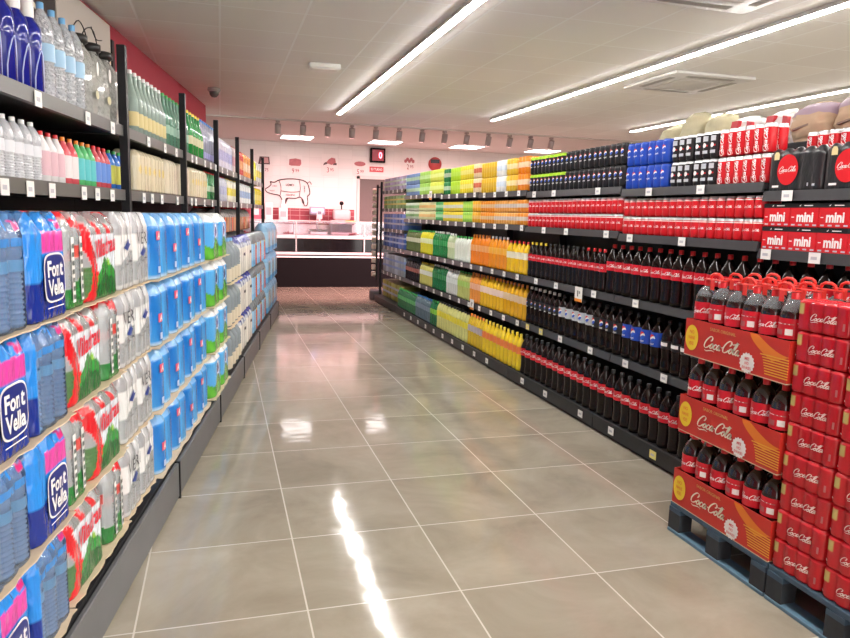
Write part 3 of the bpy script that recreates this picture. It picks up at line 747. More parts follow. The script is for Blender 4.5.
# --- column A: blue six packs
def hill(x, seed, base, amp): return base+amp*(.65*math.sin(x*24+seed)+.25*math.sin(x*53+seed*2)+.1*math.sin(x*90))
sky_b, deep_b = (.02, .25, .74), (.008, .03, .26)
def inkA(face):
    def f(x, y, z):
        on = (y < -.06 or y > .06) if face else (abs(x) > .10)
        if z > .84:
            if x > .06 and y < -.02 and z < .93: return (.66, .03, .20, .95)
            if on or (x+y*2) % .16 < .05: return (*sky_b, .92)
            return (.10, .35, .8, .35)
        if on:
            edge = .45+.10*math.sin(x*14)
            col = sky_b if z > edge else deep_b
            if face and .63 < z < .82 and -.05 < x < .122: col = (.72, .06, .36)
            return (*col, 1)
        if .80 > z > .72: return (.05, .30, .78, .7)
        return (.25, .5, .85, .10)
    return f
def make_A(face):
    r, h = .0435, .296
    mb, onf, cs = wrap_pack('water_pack', 3, 2, r, h, inkA(face), N=30, sh=.80, lob=.003 if face else .010)
    parts = []
    if face:
        lg = MB()
        ov = rect(-.062, .062, -.06, .055)
        n = 28; pts = []
        for i in range(n):
            a = 2*PI*i/n; ca, sa = math.cos(a), math.sin(a)
            pts.append((.015+.066*math.copysign(abs(ca)**.5, ca), .064*math.copysign(abs(sa)**.5, sa)))
        ring = [(.015+(x-.015)*1.08, y*1.08) for x, y in pts]
        lg.flat((ring, [list(range(n))]), lambda x, y: onf(x, .115+y, .005), wlet)
        lg.flat((pts, [list(range(n))]), lambda x, y: onf(x, .115+y, .0062), mat('navy_logo', (.008, .02, .19), .3))
        for s_, dy in (('Font', .025), ('Vella', -.027)): lg.flat(fitw(text2d(s_, 1, 0, .03), .105, .046, .015, dy), lambda x, y: onf(x, .115+y, .0075), wlet)
        lg.flat(rect(-.04, .07, -.084, -.081), lambda x, y: onf(x, .115+y, .005), wlet)
        parts.append(('logo', lg.mesh('logo')))
    bt = water_bottle('a', h*.985, r*.97, wb_body, mat('pale_blue_bottle_label', (.20, .48, .78), .35), cap_sky)
    parts += [('bottle', bt, (cx, cy, .002)) for cx, cy in cs]
    return ('water_pack', mb.mesh('water_pack'), parts)
A1, A0 = make_A(True), make_A(False)
lname = ['bottom layer', 'second layer', 'third layer', 'top layer']
def card_sheet(s0, s1, z, label, d=.105, dep=.162):
    mb = MB(); n = 24; w = (s1-s0)/2; rd = random.Random(int(s0*77+z*131))
    top = [(-w+2*w*i/n, -dep/2+rd.uniform(-.002, .005)+.004*math.sin(i*1.1+s0*9)) for i in range(n+1)]+[(w, dep/2), (-w, dep/2)]
    N_ = len(top); mb.add([(x, y, 0) for x, y in top]+[(x, y, .004) for x, y in top], [list(range(N_))[::-1], list(range(N_, 2*N_))]+[(i, (i+1) % N_, (i+1) % N_+N_, i+N_) for i in range(N_)], card)
    tag(mb.build('cardboard_sheet', None, L((s0+s1)/2, d, z), LROT), label, 'cardboard sheet', 'cardboard sheets between layers of water packs')
ZB = .235
for l in range(4):
    z = ZB+l*LAYER+.005
    for k in range(3):
        s = 2.325-.1345-.2705*k; fc = (l+k) % 2 == 1
        s -= .03*(3-l)
        place(A1 if fc else A0, L(s+random.uniform(-.004, .004), .012+.0872, z), LROT+random.uniform(-.02, .02), 'blue wrapped water pack, %s, %s from the red and green packs, %s' % (lname[l], ordw(k), 'logo showing' if fc else 'clear side'), 'water pack', 'blue wrapped water packs')
    card_sheet(1.52, 2.325-.03*(3-l), z-.0045, 'cardboard sheet under the %s of blue wrapped water packs' % lname[l], .091, .182)

# --- column B: red, white and green packs
def inkB(face, seed):
    def f(x, y, z):
        on = (y < -.07 or y > .07)
        if not face: on = True
        W = .18
        gx = x if face else y*1.0+x*.4
        if z > .74:
            if abs(((gx*1.5+z*.35) % .16)-.05) < .035: return (.72, .02, .03, .95)
            return (.85, .88, .88, .30)
        hl = hill(gx, seed, .34, .16)
        if face and on:
            s_ = -.135+.05*math.sin(z*5.2)
            if abs(x-s_) < .034: return (.70, .015, .025, 1)
            if x < s_: return (.10, .26, .08, .7) if z < .4 else (.8, .84, .86, .35)
            if x > .125: return (.8, .85, .86, .25) if z > .25 else (.03, .22, .05, .8)
            if z < hl*.62: return (.012, .13, .03, 1)
            if z < hl: return (.035, .27, .05, 1)
            if math.hypot(x-.05, (z-.36)*.3) < .028: return (.26, .52, .07, 1)
            return (.72, .80, .86, 1)
        if abs(gx+.01+.03*math.sin(z*5)) < .022: return (.70, .02, .03, 1)
        if z < hl*.8: return (.03, .22, .05, .9)
        if .52 < z < .66 and (gx*40 % 2) < 1: return (.72, .08, .07, .9)
        return (.85, .88, .9, .3)
    return f
def make_B(face, seed):
    r, h = .0445, .296
    nx, ny = (3, 2) if face else (2, 2)
    if face: r = .0598
    mb, onf, cs = wrap_pack('water_pack', nx, ny, r, h, inkB(face, seed), M=128 if face else 110, N=36, sh=.80, lob=.006)
    parts = []
    lg = MB()
    if face:
        lg.flat(fitw(text2d('Viladrau', 1, .12, .025), .215, .062, .02, 0), lambda x, y: onf(x, .178+y+x*.10, .004), mat('viladrau_red', (.70, .02, .05), .35))
        lg.flat(rect(-.06, .06, -.004, .004), lambda x, y: onf(x, .148+y+x*.1, .004), silver_lab)
        parts.append(('logo', lg.mesh('logo')))
    else:
        for q, xx in enumerate((-.03, .045)):
            lg.flat(rect(xx-.014, xx+.014, -.11, .09), lambda x, y: onf(x, .13+y, .003), paper)
            for k in range(7): lg.flat(rect(xx-.010, xx+.010, -.10+k*.026, -.086+k*.026), lambda x, y: onf(x, .13+y, .0045), mat('barcode_grey', (.12, .14, .13), .5))
        parts.append(('barcode', lg.mesh('barcode')))
    bt = water_bottle('b', h*.985, r*.97, wb_green, mat('red_white_bottle_label', (.62, .30, .30), .35), cap_red)
    parts += [('bottle', bt, (cx, cy, .002)) for cx, cy in cs]
    return ('water_pack', mb.mesh('water_pack'), parts)
B1, B0 = make_B(True, .8), make_B(False, 2.2)
for l in range(4):
    z = ZB+l*LAYER+.005
    s_ = 2.33-.03*(3-l); g_ = .017*(3-l)
    if l % 2 == 0: wide, nar = s_+.18, s_+.36+g_+.09
    else: nar, wide = s_+.09, s_+.18+g_+.18
    place(B1, L(wide, .025+.121, z), LROT, 'red, white and green water pack with mountain print and red name, %s' % lname[l], 'water pack', 'red and green water packs')
    place(B0, L(nar, .025+.09, z), LROT, 'red, white and green water pack turned to show its barcodes, %s' % lname[l], 'water pack', 'red and green water packs')
    card_sheet(2.335-.03*(3-l), 2.868, z-.0045, 'cardboard sheet under the %s of red and green water packs' % lname[l], .13, .236)

# --- column C: white packs
def inkC(x, y, z):
    if z > .70: return (.80, .81, .82, .55+.2*math.sin(x*60+y*30))
    if z > .42+.08*math.sin(x*18): return (.80, .81, .80, .95)
    if z < .06: return (.8, .8, .8, .6)
    return (.75, .78, .78, .45+.15*math.sin(x*90))
def make_C(txt):
    r, h = .0382, .296
    mb, onf, cs = wrap_pack('water_pack', 3, 2, r, h, inkC, N=30, sh=.80)
    lg = MB(); dk = mat('dark_grey_lettering', (.06, .06, .07), .5); nb = mat('navy_bird', (.02, .05, .26), .4)
    if txt: lg.flat(fitw(text2d('VERI', 1, 0, 0, 1.15), .165, .05), lambda x, y: onf(x, .19+y, .004), dk)
    lg.flat(([(-.035, 0), (.0, -.012), (.035, .004), (.05, .012), (.03, .016), (.02, .034), (.0, .022)], [[0, 1, 2, 3, 4, 5, 6]]), lambda x, y: onf(x, (.125 if txt else .16)+y, .004), nb)
    for k in range(3): lg.flat(rect(-.07+k*.05, -.045+k*.05, -.003, .003), lambda x, y: onf(x, .085+.01*k+y, .004), dk)
    bt = water_bottle('c', h*.985, r*.96, wb_clear, mat('pale_bottle_label', (.66, .68, .72), .4), cap_white)
    return ('water_pack', mb.mesh('water_pack'), [('lettering', lg.mesh('lettering'))]+[('bottle', bt, (cx, cy, .002)) for cx, cy in cs])
C1, C0 = make_C(True), make_C(False)
for l in range(4):
    z = ZB+l*LAYER+.005
    for k in range(2):
        tx = (l+k) % 2 == 0
        place(C1 if tx else C0, L(2.872+.116+.23*k, .03+.078, z), LROT, 'white water pack %s, %s, %s' % ('with large grey letters' if tx else 'with small blue bird mark', lname[l], 'beside the red and green packs' if k == 0 else 'beside the solid blue packs'), 'water pack', 'white wrapped water packs')
    card_sheet(2.872, 3.335, z-.0045, 'cardboard sheet under the %s of white water packs' % lname[l])

# --- column D: solid blue packs
def inkD(x, y, z):
    t_ = .5+.5*math.sin(x*28+z*3)
    c_ = lerp((.018, .19, .60), (.07, .36, .76), t_)  # light and dark blue wave puts highlights and contrast into the ink
    if z > .8: c_ = lerp(c_, (.30, .58, .88), .6)
    if z < .05: c_ = (.45, .66, .88)
    return (*c_, 1)
def make_D(v):
    r, h = .078, .301
    mb, onf, cs = wrap_pack('water_pack', 2, 1, r, h, inkD, sh=.78, lob=.022, film=FILM2, M=84, N=16, peak=.03, top_in=.3)
    lg = MB(); pk_ = mat('pink_red_mark', (.66, .10, .18), .4); vd = mat('navy_vertical_text', (.02, .06, .30), .4)
    lg.flat(rect(-.11, -.065, -.02, .02, 2), lambda x, y: onf(x, (.20 if v else .13)+y, .005), pk_)
    lg.flat(fitw(text2d('A', 1, 0, .02), .03), lambda x, y: onf(x-.088, (.20 if v else .13)+y, .0065), wlet)
    lg.flat(rect(-.10, -.07, -.03, .0, 2), lambda x, y: onf(x, .06+y, .005), mat('pale_square_mark', (.45, .60, .82), .4))
    lg.flat(rot90(fitw(text2d('LANJARON', 1, 0, .01), .15)), lambda x, y: onf(x+.06, .14+y, .005), vd)
    return ('water_pack', mb.mesh('water_pack'), [('lettering', lg.mesh('lettering'))])
D1, D0 = make_D(True), make_D(False)
for l in range(4):
    z = ZB-.03+l*.309+.005
    for k in range(4):
        place(D1 if (l+k) % 2 else D0, L(3.40+.168+.339*k, .029+.079, z), LROT+random.uniform(-.03, .03), 'solid blue wrapped water pack, %s, %s along from the white packs' % (lname[l], ordw(k)), 'water pack', 'solid blue water packs')
    card_sheet(3.40, 4.76, z-.0045, 'cardboard sheet under the %s of solid blue water packs' % lname[l], .101, .170)

# --- column E: blue and green packs
def inkE(x, y, z):
    if z > .80: return (.78, .82, .84, .95)
    hl = .36+.10*math.cos(x*26)
    if z < hl: return (*lerp((.04, .30, .03), (.14, .50, .05), .5+.5*math.sin(x*40+z*9)), 1)
    if math.hypot(x*1.15, (z-.60)*.30) < .034: return (.015, .06, .36, 1)
    if math.hypot(x*1.15, (z-.60)*.30) < .050: return (.70, .80, .9, 1)
    return (.10, .42, .82, 1)
def make_E():
    mb, onf, cs = wrap_pack('water_pack', 2, 1, .0885, .301, inkE, sh=.78, lob=.005, film=FILM2, M=96, N=26, peak=.03, top_in=.3)
    return ('water_pack', mb.mesh('water_pack'), [])
E1 = make_E()
for l in range(4):
    z = ZB-.03+l*.309+.005
    for k in range(2): place(E1, L(4.80+.178+.36*k, .008+.0895, z), LROT, 'blue water pack with green hills, %s, %s' % (lname[l], 'beside the solid blue packs' if k == 0 else 'beside the grey jugs'), 'water pack', 'blue and green water packs')
    card_sheet(4.80, 5.52, z-.0045, 'cardboard sheet under the %s of blue and green water packs' % lname[l], .091, .188)

# --- F: grey five-litre jugs, G/H/I: jug packs
jug_b = mat('grey_clear_jug', (.36, .42, .46), .1, trans=.35, ior=1.25)
def jug(nm, h, r, body, lab, cap, lz=(.04, .34)):
    P = [(0, 0), (.9, 0), (1, .03), (1, .34), (.95, .36), (1, .40), (.96, .44), (1, .49), (.96, .54), (1, .60), (.93, .70), (.62, .82), (.30, .90), (.24, .92)]
    mb = MB(); mb.lathe([(a*r, z*h) for a, z in P], body, 18)
    lb = MB(); lb.lathe([(r*1.012, lz[0]*h), (r*1.012, lz[1]*h)], lab, 18)
    cp = MB(); cp.lathe([(.26*r, .92*h), (.26*r, .99*h), (.2*r, h), (0, h)], cap, 12)
    hd = MB(); hd.tube([(-.42*r, 0, .84*h), (-.45*r, 0, .97*h), (0, 0, 1.0*h-.01), (.45*r, 0, .97*h), (.42*r, 0, .84*h)], .006, cap, 6)
    return ('water_jug', mb.mesh('water_jug'), [('label', lb.mesh('label')), ('cap', cp.mesh('cap')), ('handle', hd.mesh('handle'))])
J1 = jug('grey', .335, .086, jug_b, mat('beige_jug_label', (.62, .55, .42), .5), cap_sky)
for l in range(3):
    for k in range(4): place(J1, L(5.62+.09+.178*k, .012+.087, .215+l*.342), LROT, 'grey water jug with beige label, %s, %s along' % (lname[l], ordw(k)), 'water jug', 'grey jugs with blue caps')
    if l: card_sheet(5.61, 6.33, .215+l*.342-.0045, 'cardboard sheet under the %s of grey jugs' % lname[l], .092, .184)
def inkG(x, y, z):
    if z > .82: return (.02, .03, .22, 1)
    if z > .70: return (.03, .05, .30, 1) if math.sin(x*40) > -.2 else (.6, .64, .7, .9)
    if .45 < z < .55 and x > .02: return (.05, .06, .12, 1)
    return (.76, .74, .68, 1)
def inkH(x, y, z):
    if z > .68: return (.16, .19, .21, .9)
    if x < .02: return (.30, .55, .80, 1) if z > .2 else (.20, .45, .75, 1)
    return (.70, .13, .06, 1) if z < .62 else (.60, .50, .20, 1)
def inkI(x, y, z):
    if z > .72: return (.20, .42, .66, .85)
    if math.hypot(x-.03, (z-.45)*.36) < .055: return (.60, .46, .26, 1)
    if z < .2: return (.10, .35, .68, 1)
    return (.30, .52, .72, .95) if x < -.05 else (.34, .44, .52, .9)
def jp(ink, nx, r, h):
    mb, onf, cs = wrap_pack('jug_pack', nx, 1, r, h, ink, sh=.68, lob=.014, film=FILM2, M=64, N=18, peak=.028); return ('jug_pack', mb.mesh('jug_pack'), [])
G1, H1, I1 = jp(inkG, 3, .078, .335), jp(inkH, 3, .078, .335), jp(inkI, 3, .085, .36)
for l in range(3):
    for k in range(2): place(G1, L(6.36+.236+.476*k, .028+.079, .215+l*.342), LROT, 'white jug pack with navy top, %s, %s from the grey jugs' % (lname[l], ordw(k)), 'jug pack', 'white and navy jug packs')
    for k in range(3): place(H1, L(7.34+.236+.476*k, .028+.079, .215+l*.342), LROT, 'light blue and red jug pack, %s, %s from the white and navy packs' % (lname[l], ordw(k)), 'jug pack', 'light blue and red jug packs')
    for k in range(3): place(I1, L(8.80+.257+.52*k, .015+.0855, .215+l*.37), LROT, 'blue jug pack with tan round mark, %s, %s from the blue and red packs' % (lname[l], ordw(k)), 'jug pack', 'blue jug packs with tan mark')
# rear stacks and the large jugs with brown labels on them
def inkR(x, y, z):
    if z > .64: return (.42, .40, .39, .75)
    return (.50, .24, .13, 1) if x < .06 else (.66, .14, .06, 1)
def make_R():
    mb, onf, cs = wrap_pack('jug_pack', 3, 2, .078, .235, inkR, sh=.66, lob=.014, film=FILM2, M=64, N=18, peak=.028)
    ps = []
    cm = MB(); cm.lathe([(.024, .215), (.026, .24), (.02, .25), (0, .25)], cap_red, 10); me = cm.mesh('cap')
    return ('jug_pack', mb.mesh('jug_pack'), [('cap', me, (cx, cy, 0)) for cx, cy in cs])
R1 = make_R()
for k in range(5):
    s = 6.9+.25+.49*k
    for l in range(3): place(H1, L(s, .40, .215+l*.342), LROT, 'light blue and red jug pack in the rear row, %s, %s along' % (lname[l], ordw(k)), 'jug pack', 'jug packs in the rear row')
    place(R1, L(s, .43, .215+3*.342), LROT, 'jug pack with brown and orange label and red caps, rear row, %s along' % ordw(k), 'jug pack', 'brown labelled jug packs')

# ------------------------------------------------------------------ shelving on the water side
POSTS = [2.34-.0, 3.67, 5.0, 6.33, 7.66, 8.99, 10.32]
UZ, LZ = 1.835, 1.540
wl = ['grey water shelving bay holding blue glass bottles at the near end', 'grey water shelving bay holding green glass bottles above beige packs', 'grey water shelving bay with green and blue capped bottles on its highest shelf',
      'grey water shelving bay with lilac packs on its highest shelf', 'grey water shelving bay with red and orange packs on its highest shelf', 'grey water shelving bay with yellow packs next to the meat counter']
for i in range(6):
    s0, s1 = POSTS[i]+.003, POSTS[i+1]-.003
    if i == 0: s0 = 1.3
    t = thing('shelving_bay', L(0, 0, 0), LROT, wl[i], 'shelving', 'bays of the water shelving')
    m = MB(); m.box(s1-.030, s1+.004, .189, .226, .206, 2.2, black_metal); m.build('upright', t)
    if i == 0: m = MB(); m.box(2.16, 2.195, .189, .226, .206, 2.2, black_metal); m.build('upright', t)
    m = MB(); m.box(s0, s1, .90, .92, 0, 2.2, black_metal); m.build('back_panel', t)
    m = MB(); m.box(s0, s1, .02, .899, .0, .17, black_metal); m.box(s0, s1, .022, .899, .171, .205, black_metal); m.build('base_deck', t)
    kp = MB(); kp.box(s0, s1-.012, .0, .019, .012, .19, kick_grey, .003, 1); kp.build('kick_plate', t)
    m = MB(); m.box(s1-.011, s1+.004, -.006, .019, 0, .195, black_metal); m.build('kick_joint', t)
    for z in (LZ, UZ):
        m = MB(); m.box(s0, s1-.032, .230, .899, z-.035, z, black_metal); q = m.build('shelf', t)
        m = MB(); m.prism([(s0, z-.045), (s1-.033, z-.045), (s1-.033, z+.004), (s0, z+.004)], .206, .2295, mat('grey_left_rail', (.10, .097, .095), .35)); m.build('price_rail', q)

def lrun(proto, s0, s1, pitch, z, desc, place_, cat, group, d=.285, rows=1, dd=.09, rz=LROT, jit=.1):
    n = max(1, int((s1-s0)/pitch+.12)); p = (s1-s0)/n
    for r_ in range(rows):
        for k in range(n):
            lab = '%s from near end: %s, %s%s' % (ordw(k), desc, place_, '' if rows == 1 else (', front row', ', second row', ', third row')[r_])
            place(proto, L(s0+p*(k+.5), d+dd*r_, z), rz+random.uniform(-jit, jit), lab, cat, group)
def gl(nm, col, tr, h, r, cap, lab=None, lz=(.22, .45), kind='glass', n=16, rough=.05):
    m_ = mat('glass_'+nm, col, rough, trans=tr, ior=1.4, coat=.2)
    return soft_bottle('glass_bottle' if kind == 'glass' else 'water_bottle', h, r, m_, mat('paper_'+nm, lab, .5) if lab else None, cap, lz, n, None, True, kind)
blue_g = gl('cobalt', (.02, .03, .42), .45, .335, .043, cap_white, kind='cobalt')
# white sleeve and embossed arch on the cobalt bottle
sl = MB(); sl.lathe([(.0205, .262), (.022, .27), (.022, .35), (.019, .355), (0, .355)], cap_white, 14)
ar = MB(); R_ = .0436
arch = [(R_*math.sin(a), .03) for a in (0,)]
pth = [(R_*math.sin(a), -R_*math.cos(a), zz) for a, zz in [(-.75, .02), (-.72, .06), (-.55, .10), (-.25, .14), (0, .155), (.25, .14), (.55, .10), (.72, .06), (.75, .02)]]
ar.tube(pth, .0022, mat('pale_glass_edge', (.55, .62, .88), .1), 6)
blue_g = ('glass_bottle', blue_g[1], [('cap_sleeve', sl.mesh('cap_sleeve')), ('embossed_arch', ar.mesh('embossed_arch'))])
top_s, low_s = 'highest shelf', 'lower shelf'
lrun(blue_g, 2.44, 2.87, .104, UZ, 'cobalt blue glass bottle with white cap', top_s, 'bottle', 'cobalt bottles on the highest water shelf', d=.285)
wat = soft_bottle('water_bottle', .345, .042, mat('clear_ribbed_bottle', (.82, .88, .93), .04, trans=.55, ior=1.33, bump=.9, bscale=70, coat=1), mat('pale_blue_print', (.30, .50, .68), .4), cap_sky, (.40, .58), 16, None, True, 'water')
lrun(wat, 2.88, 3.30, .092, UZ, 'clear ribbed water bottle with blue cap', top_s, 'bottle', 'clear blue capped bottles on the highest water shelf', d=.285, rows=2)
# large clear glass demijohns with black handles
gj = mat('clear_faceted_glass', (.86, .88, .82), .04, trans=.6, ior=1.4, bump=.9, bscale=45, coat=1)
mb = MB(); mb.lathe([(a*.078, z*.345) for a, z in [(0, 0), (.9, 0), (1, .04), (.97, .12), (1, .2), (.96, .3), (1, .4), (.95, .5), (.97, .58), (.85, .70), (.55, .82), (.36, .87), (.34, .90)]], gj, 12, smooth=False)
cp = MB(); cp.lathe([(.034, .308), (.045, .314), (.045, .342), (.03, .347), (0, .347)], cap_black, 16)
hd = MB(); hd.tube([(.040, -.0, .325), (.060, -.0, .330), (.076, -.0, .318), (.080, -.0, .29)], .010, cap_black, 8)
tg = MB(); tg.flat(disc(.016, 16, 0, 0, .03), lambda x, y: (x+.01, -.078-.001, .21+y), paper); tg2 = MB(); tg2.flat(disc(.024, 18, 0, 0, .018), lambda x, y: (x-.01, -.080, .10+y), mat('yellowish_tag', (.66, .62, .40), .5))
demi = ('glass_jug', mb.mesh('glass_jug'), [('cap', cp.mesh('cap')), ('handle', hd.mesh('handle')), ('swing_tag', tg.mesh('swing_tag')), ('round_label', tg2.mesh('round_label'))])
lrun(demi, 3.315, 3.83, .172, UZ, 'clear glass jug with black handle and cap', top_s, 'jug', 'clear glass jugs on the highest water shelf', d=.32, jit=.05)
g1 = gl('pale_green', (.50, .66, .58), .5, .33, .040, cap_white, (.62, .52, .24), (.14, .36))
g2 = gl('sea_green', (.20, .46, .32), .5, .33, .040, cap_green, (.28, .46, .36), (.26, .42))
g3 = gl('bright_green', (.04, .36, .08), .35, .33, .041, cap_yellow, (.55, .52, .32), (.28, .46))
g4 = gl('violet_clear', (.48, .50, .66), .45, .33, .041, cap_blue, (.26, .26, .52), (.1, .24))
lrun(g1, 4.02, 4.72, .086, UZ, 'pale glass bottle with yellowish label', top_s, 'bottle', 'pale glass bottles on the highest water shelf', rows=2)
lrun(g2, 4.73, 5.40, .086, UZ, 'sea green glass bottle', top_s, 'bottle', 'sea green bottles on the highest water shelf', rows=2)
lrun(g3, 5.46, 5.98, .09, UZ, 'bright green bottle with yellow cap', top_s, 'bottle', 'bright green bottles on the highest water shelf')
lrun(g4, 5.99, 6.70, .09, UZ, 'clear bottle with deep blue cap', top_s, 'bottle', 'deep blue capped bottles on the highest water shelf')
def small_pack(nm, c1, c2, h=.27, w=.19, capm=None):
    def ink(x, y, z): return (*(c1 if z > .62 or (z < .3) else c2), 1)
    mb, onf, cs = wrap_pack('bottle_pack', 3, 2, w/6, h, ink, sh=.78, lob=.008, film=FILM2, M=48, N=14, peak=.013)
    ps = []
    if capm:
        cm = MB(); cm.lathe([(.012, h-.012), (.012, h+.006), (0, h+.006)], capm, 8); me = cm.mesh('cap'); ps = [('cap', me, (cx, cy, 0)) for cx, cy in cs]
    return ('bottle_pack', mb.mesh('bottle_pack'), ps)
for s0, s1, nm, c1, c2, cp_ in [(6.78, 7.6, 'lilac', (.62, .60, .72), (.42, .42, .68), cap_white), (7.62, 8.02, 'pink and white', (.72, .60, .62), (.66, .35, .42), cap_red), (8.1, 8.5, 'red', (.60, .06, .05), (.70, .30, .12), cap_red), (8.5, 9.25, 'orange', (.78, .32, .10), (.80, .55, .40), cap_orange),
        (9.30, 9.9, 'yellow', (.78, .64, .05), (.80, .70, .20), cap_yellow), (9.9, 10.6, 'white and yellow', (.76, .76, .70), (.78, .66, .12), cap_white)]:
    lrun(small_pack(nm, c1, c2, .27, .19, cp_), s0, s1, .21, UZ, nm+' bottle pack', top_s, 'bottle pack', nm+' packs on the highest water shelf', d=.31, jit=.02)
# lower shelf
def kid(nm, body, lab, cap, h=.185, r=.031):
    return soft_bottle('small_bottle', h, r, mat('small_'+nm, body, .2), mat('small_label_'+nm, lab, .4), cap, (.15, .62), 14, None, True, 'square')
sw = soft_bottle('small_bottle', .205, .032, mat('small_clear_water', (.80, .83, .87), .06, trans=.4, ior=1.33, bump=.5, bscale=70, coat=1), mat('small_white_label', (.70, .72, .76), .4), cap_white, (.42, .60), 14, None, True, 'water')
lrun(sw, 2.40, 2.83, .067, LZ, 'small clear bottle with white cap', low_s, 'bottle', 'small clear bottles on the lower water shelf', rows=2, dd=.07)
for s0, s1, nm, bd, lb_, cp_ in [(2.84, 3.05, 'white and pink', (.74, .72, .72), (.68, .45, .50), cap_red), (3.05, 3.20, 'red and white', (.66, .10, .12), (.75, .70, .70), cap_orange), (3.20, 3.41, 'green and teal', (.10, .46, .16), (.10, .50, .52), cap_orange), (3.41, 3.62, 'red and blue', (.55, .08, .10), (.12, .25, .62), cap_red), (3.62, 3.86, 'blue and yellow', (.04, .18, .62), (.62, .62, .10), cap_green)]:
    lrun(kid(nm.replace(' ', '_'), bd, lb_, cp_), s0, s1, .066, LZ, nm+' small bottle', low_s, 'bottle', nm+' small bottles on the lower water shelf', rows=2, dd=.07)
def beige(nm, c1, c2):
    def ink(x, y, z):
        if math.hypot(((x+.05) % .1)-.05, (z-.55)*.23) < .026: return (*c2, 1)
        if z < .08: return (.12, .10, .08, 1)
        return (*c1, 1)
    mb, onf, cs = wrap_pack('bottle_pack', 4, 2, .0375, .225, ink, sh=.86, lob=.007, film=FILM2, M=72, N=18, peak=.013); return ('bottle_pack', mb.mesh('bottle_pack'), [])
bg1, bg2 = beige('patterned', (.66, .58, .40), (.74, .56, .20)), beige('plain', (.70, .62, .46), (.68, .59, .42))
lrun(bg1, 4.02, 4.64, .31, LZ, 'beige bottle pack with golden rounds', low_s, 'bottle pack', 'beige packs with golden rounds', d=.32, jit=.02)
lrun(bg2, 4.65, 5.42, .31, LZ, 'plain beige bottle pack', low_s, 'bottle pack', 'plain beige packs', d=.32, jit=.02)
lrun(bg1, 5.46, 6.10, .31, LZ, 'beige bottle pack past the second upright', low_s, 'bottle pack', 'beige packs past the second upright', d=.32, jit=.02)
lrun(gl('leaf_green', (.06, .36, .12), .3, .235, .034, cap_red, (.40, .55, .40), (.3, .5)), 6.12, 6.70, .075, LZ, 'short green bottle with red cap', low_s, 'bottle', 'short green bottles on the lower water shelf')
for s0, s1, nm, c1, c2, cp_ in [(6.78, 7.2, 'grey blue', (.50, .52, .62), (.40, .42, .60), cap_red), (7.22, 8.02, 'cream and yellow', (.76, .74, .62), (.74, .62, .12), cap_yellow), (8.1, 9.25, 'white and blue', (.70, .74, .74), (.30, .42, .66), cap_white), (9.30, 9.7, 'green', (.10, .34, .16), (.3, .5, .3), cap_green), (9.72, 10.6, 'bright yellow', (.80, .66, .03), (.80, .70, .12), cap_yellow)]:
    lrun(small_pack(nm+'l', c1, c2, .22, .19, cp_), s0, s1, .21, LZ, nm+' bottle pack', low_s, 'bottle pack', nm+' packs on the lower water shelf', d=.31, jit=.02)

# ------------------------------------------------------------------ price tags clipped on the rails
def ptag(w, h, m=paper, ink=True):
    mb = MB(); mb.box(-w/2, w/2, -.002, 0, -h/2, h/2, m)
    mb.box(-w*.30, w*.22, -.0024, -.002, -h*.16, h*.12, mat('price_print', (.50, .50, .54), .6)); return mb.mesh('price_tag')
pt_r, pt_y, pt_l = ptag(.066, .05), ptag(.066, .05, mat('yellow_tag', (.80, .70, .22), .6)), ptag(.055, .05)
def tags(xf, ys, z, tier, me=pt_r):
    for k, y in enumerate(ys):
        tag(link('price_tag', me, None, (xf-.006, y, z), RROT), '%s from near end: white price tag on rail of %s' % (ordw(k), tier), 'price tag', 'price tags on the soft drink shelving')
rnd = random.Random(5)
def spread(a, b_, n): return [a+(b_-a)*(k+.5)/n+rnd.uniform(-.1, .1)*(b_-a)/n*3 for k in range(n)]
ytop = [2.78, 3.42, 3.92, 4.55, 5.25, 5.62]+[5.95+.29*k for k in range(14)]
for nm, ys, zf in (('top tier', ytop, lambda y: ztop(y)-.022), ('fourth tier', [2.58, 2.88, 3.55, 4.10, 4.40, 5.0, 5.4, 5.85]+[6.2+.3*k for k in range(13)], lambda y: zs2(y)-.022)):
    for k, y in enumerate(ys): tag(link('price_tag', pt_r, None, (XF-.008, y, zf(y)), RROT), '%s from near end: white price tag on rail of the %s' % (ordw(k), nm), 'price tag', 'price tags on the soft drink shelving')
tags(XF-.002, [3.98, 4.52, 5.12, 5.50]+[5.9+.31*k for k in range(13)], S3-.02, 'the third tier')
tags(XF-.002, [3.62, 4.05, 4.52, 5.0]+[5.85+.33*k for k in range(12)], S4-.02, 'the second tier')
tags(2.492, [4.0, 4.42, 5.0, 5.45]+[6.3+.36*k for k in range(10)], SB-.045, 'the bottom tier')
for k, (x, y, z, nm) in enumerate([(2.485, 3.52, SB-.045, 'bottom tier'), (XF-.01, 5.35, S4-.02, 'second tier, nearer one'), (XF-.01, 5.62, S4-.02, 'second tier, farther one')]):
    tag(link('price_tag', pt_y, None, (x, y, z), RROT), 'yellow price tag on the rail of the %s' % nm, 'price tag', 'yellow price tags')
for k in range(6): tags(XF-.002, [], 0, '')
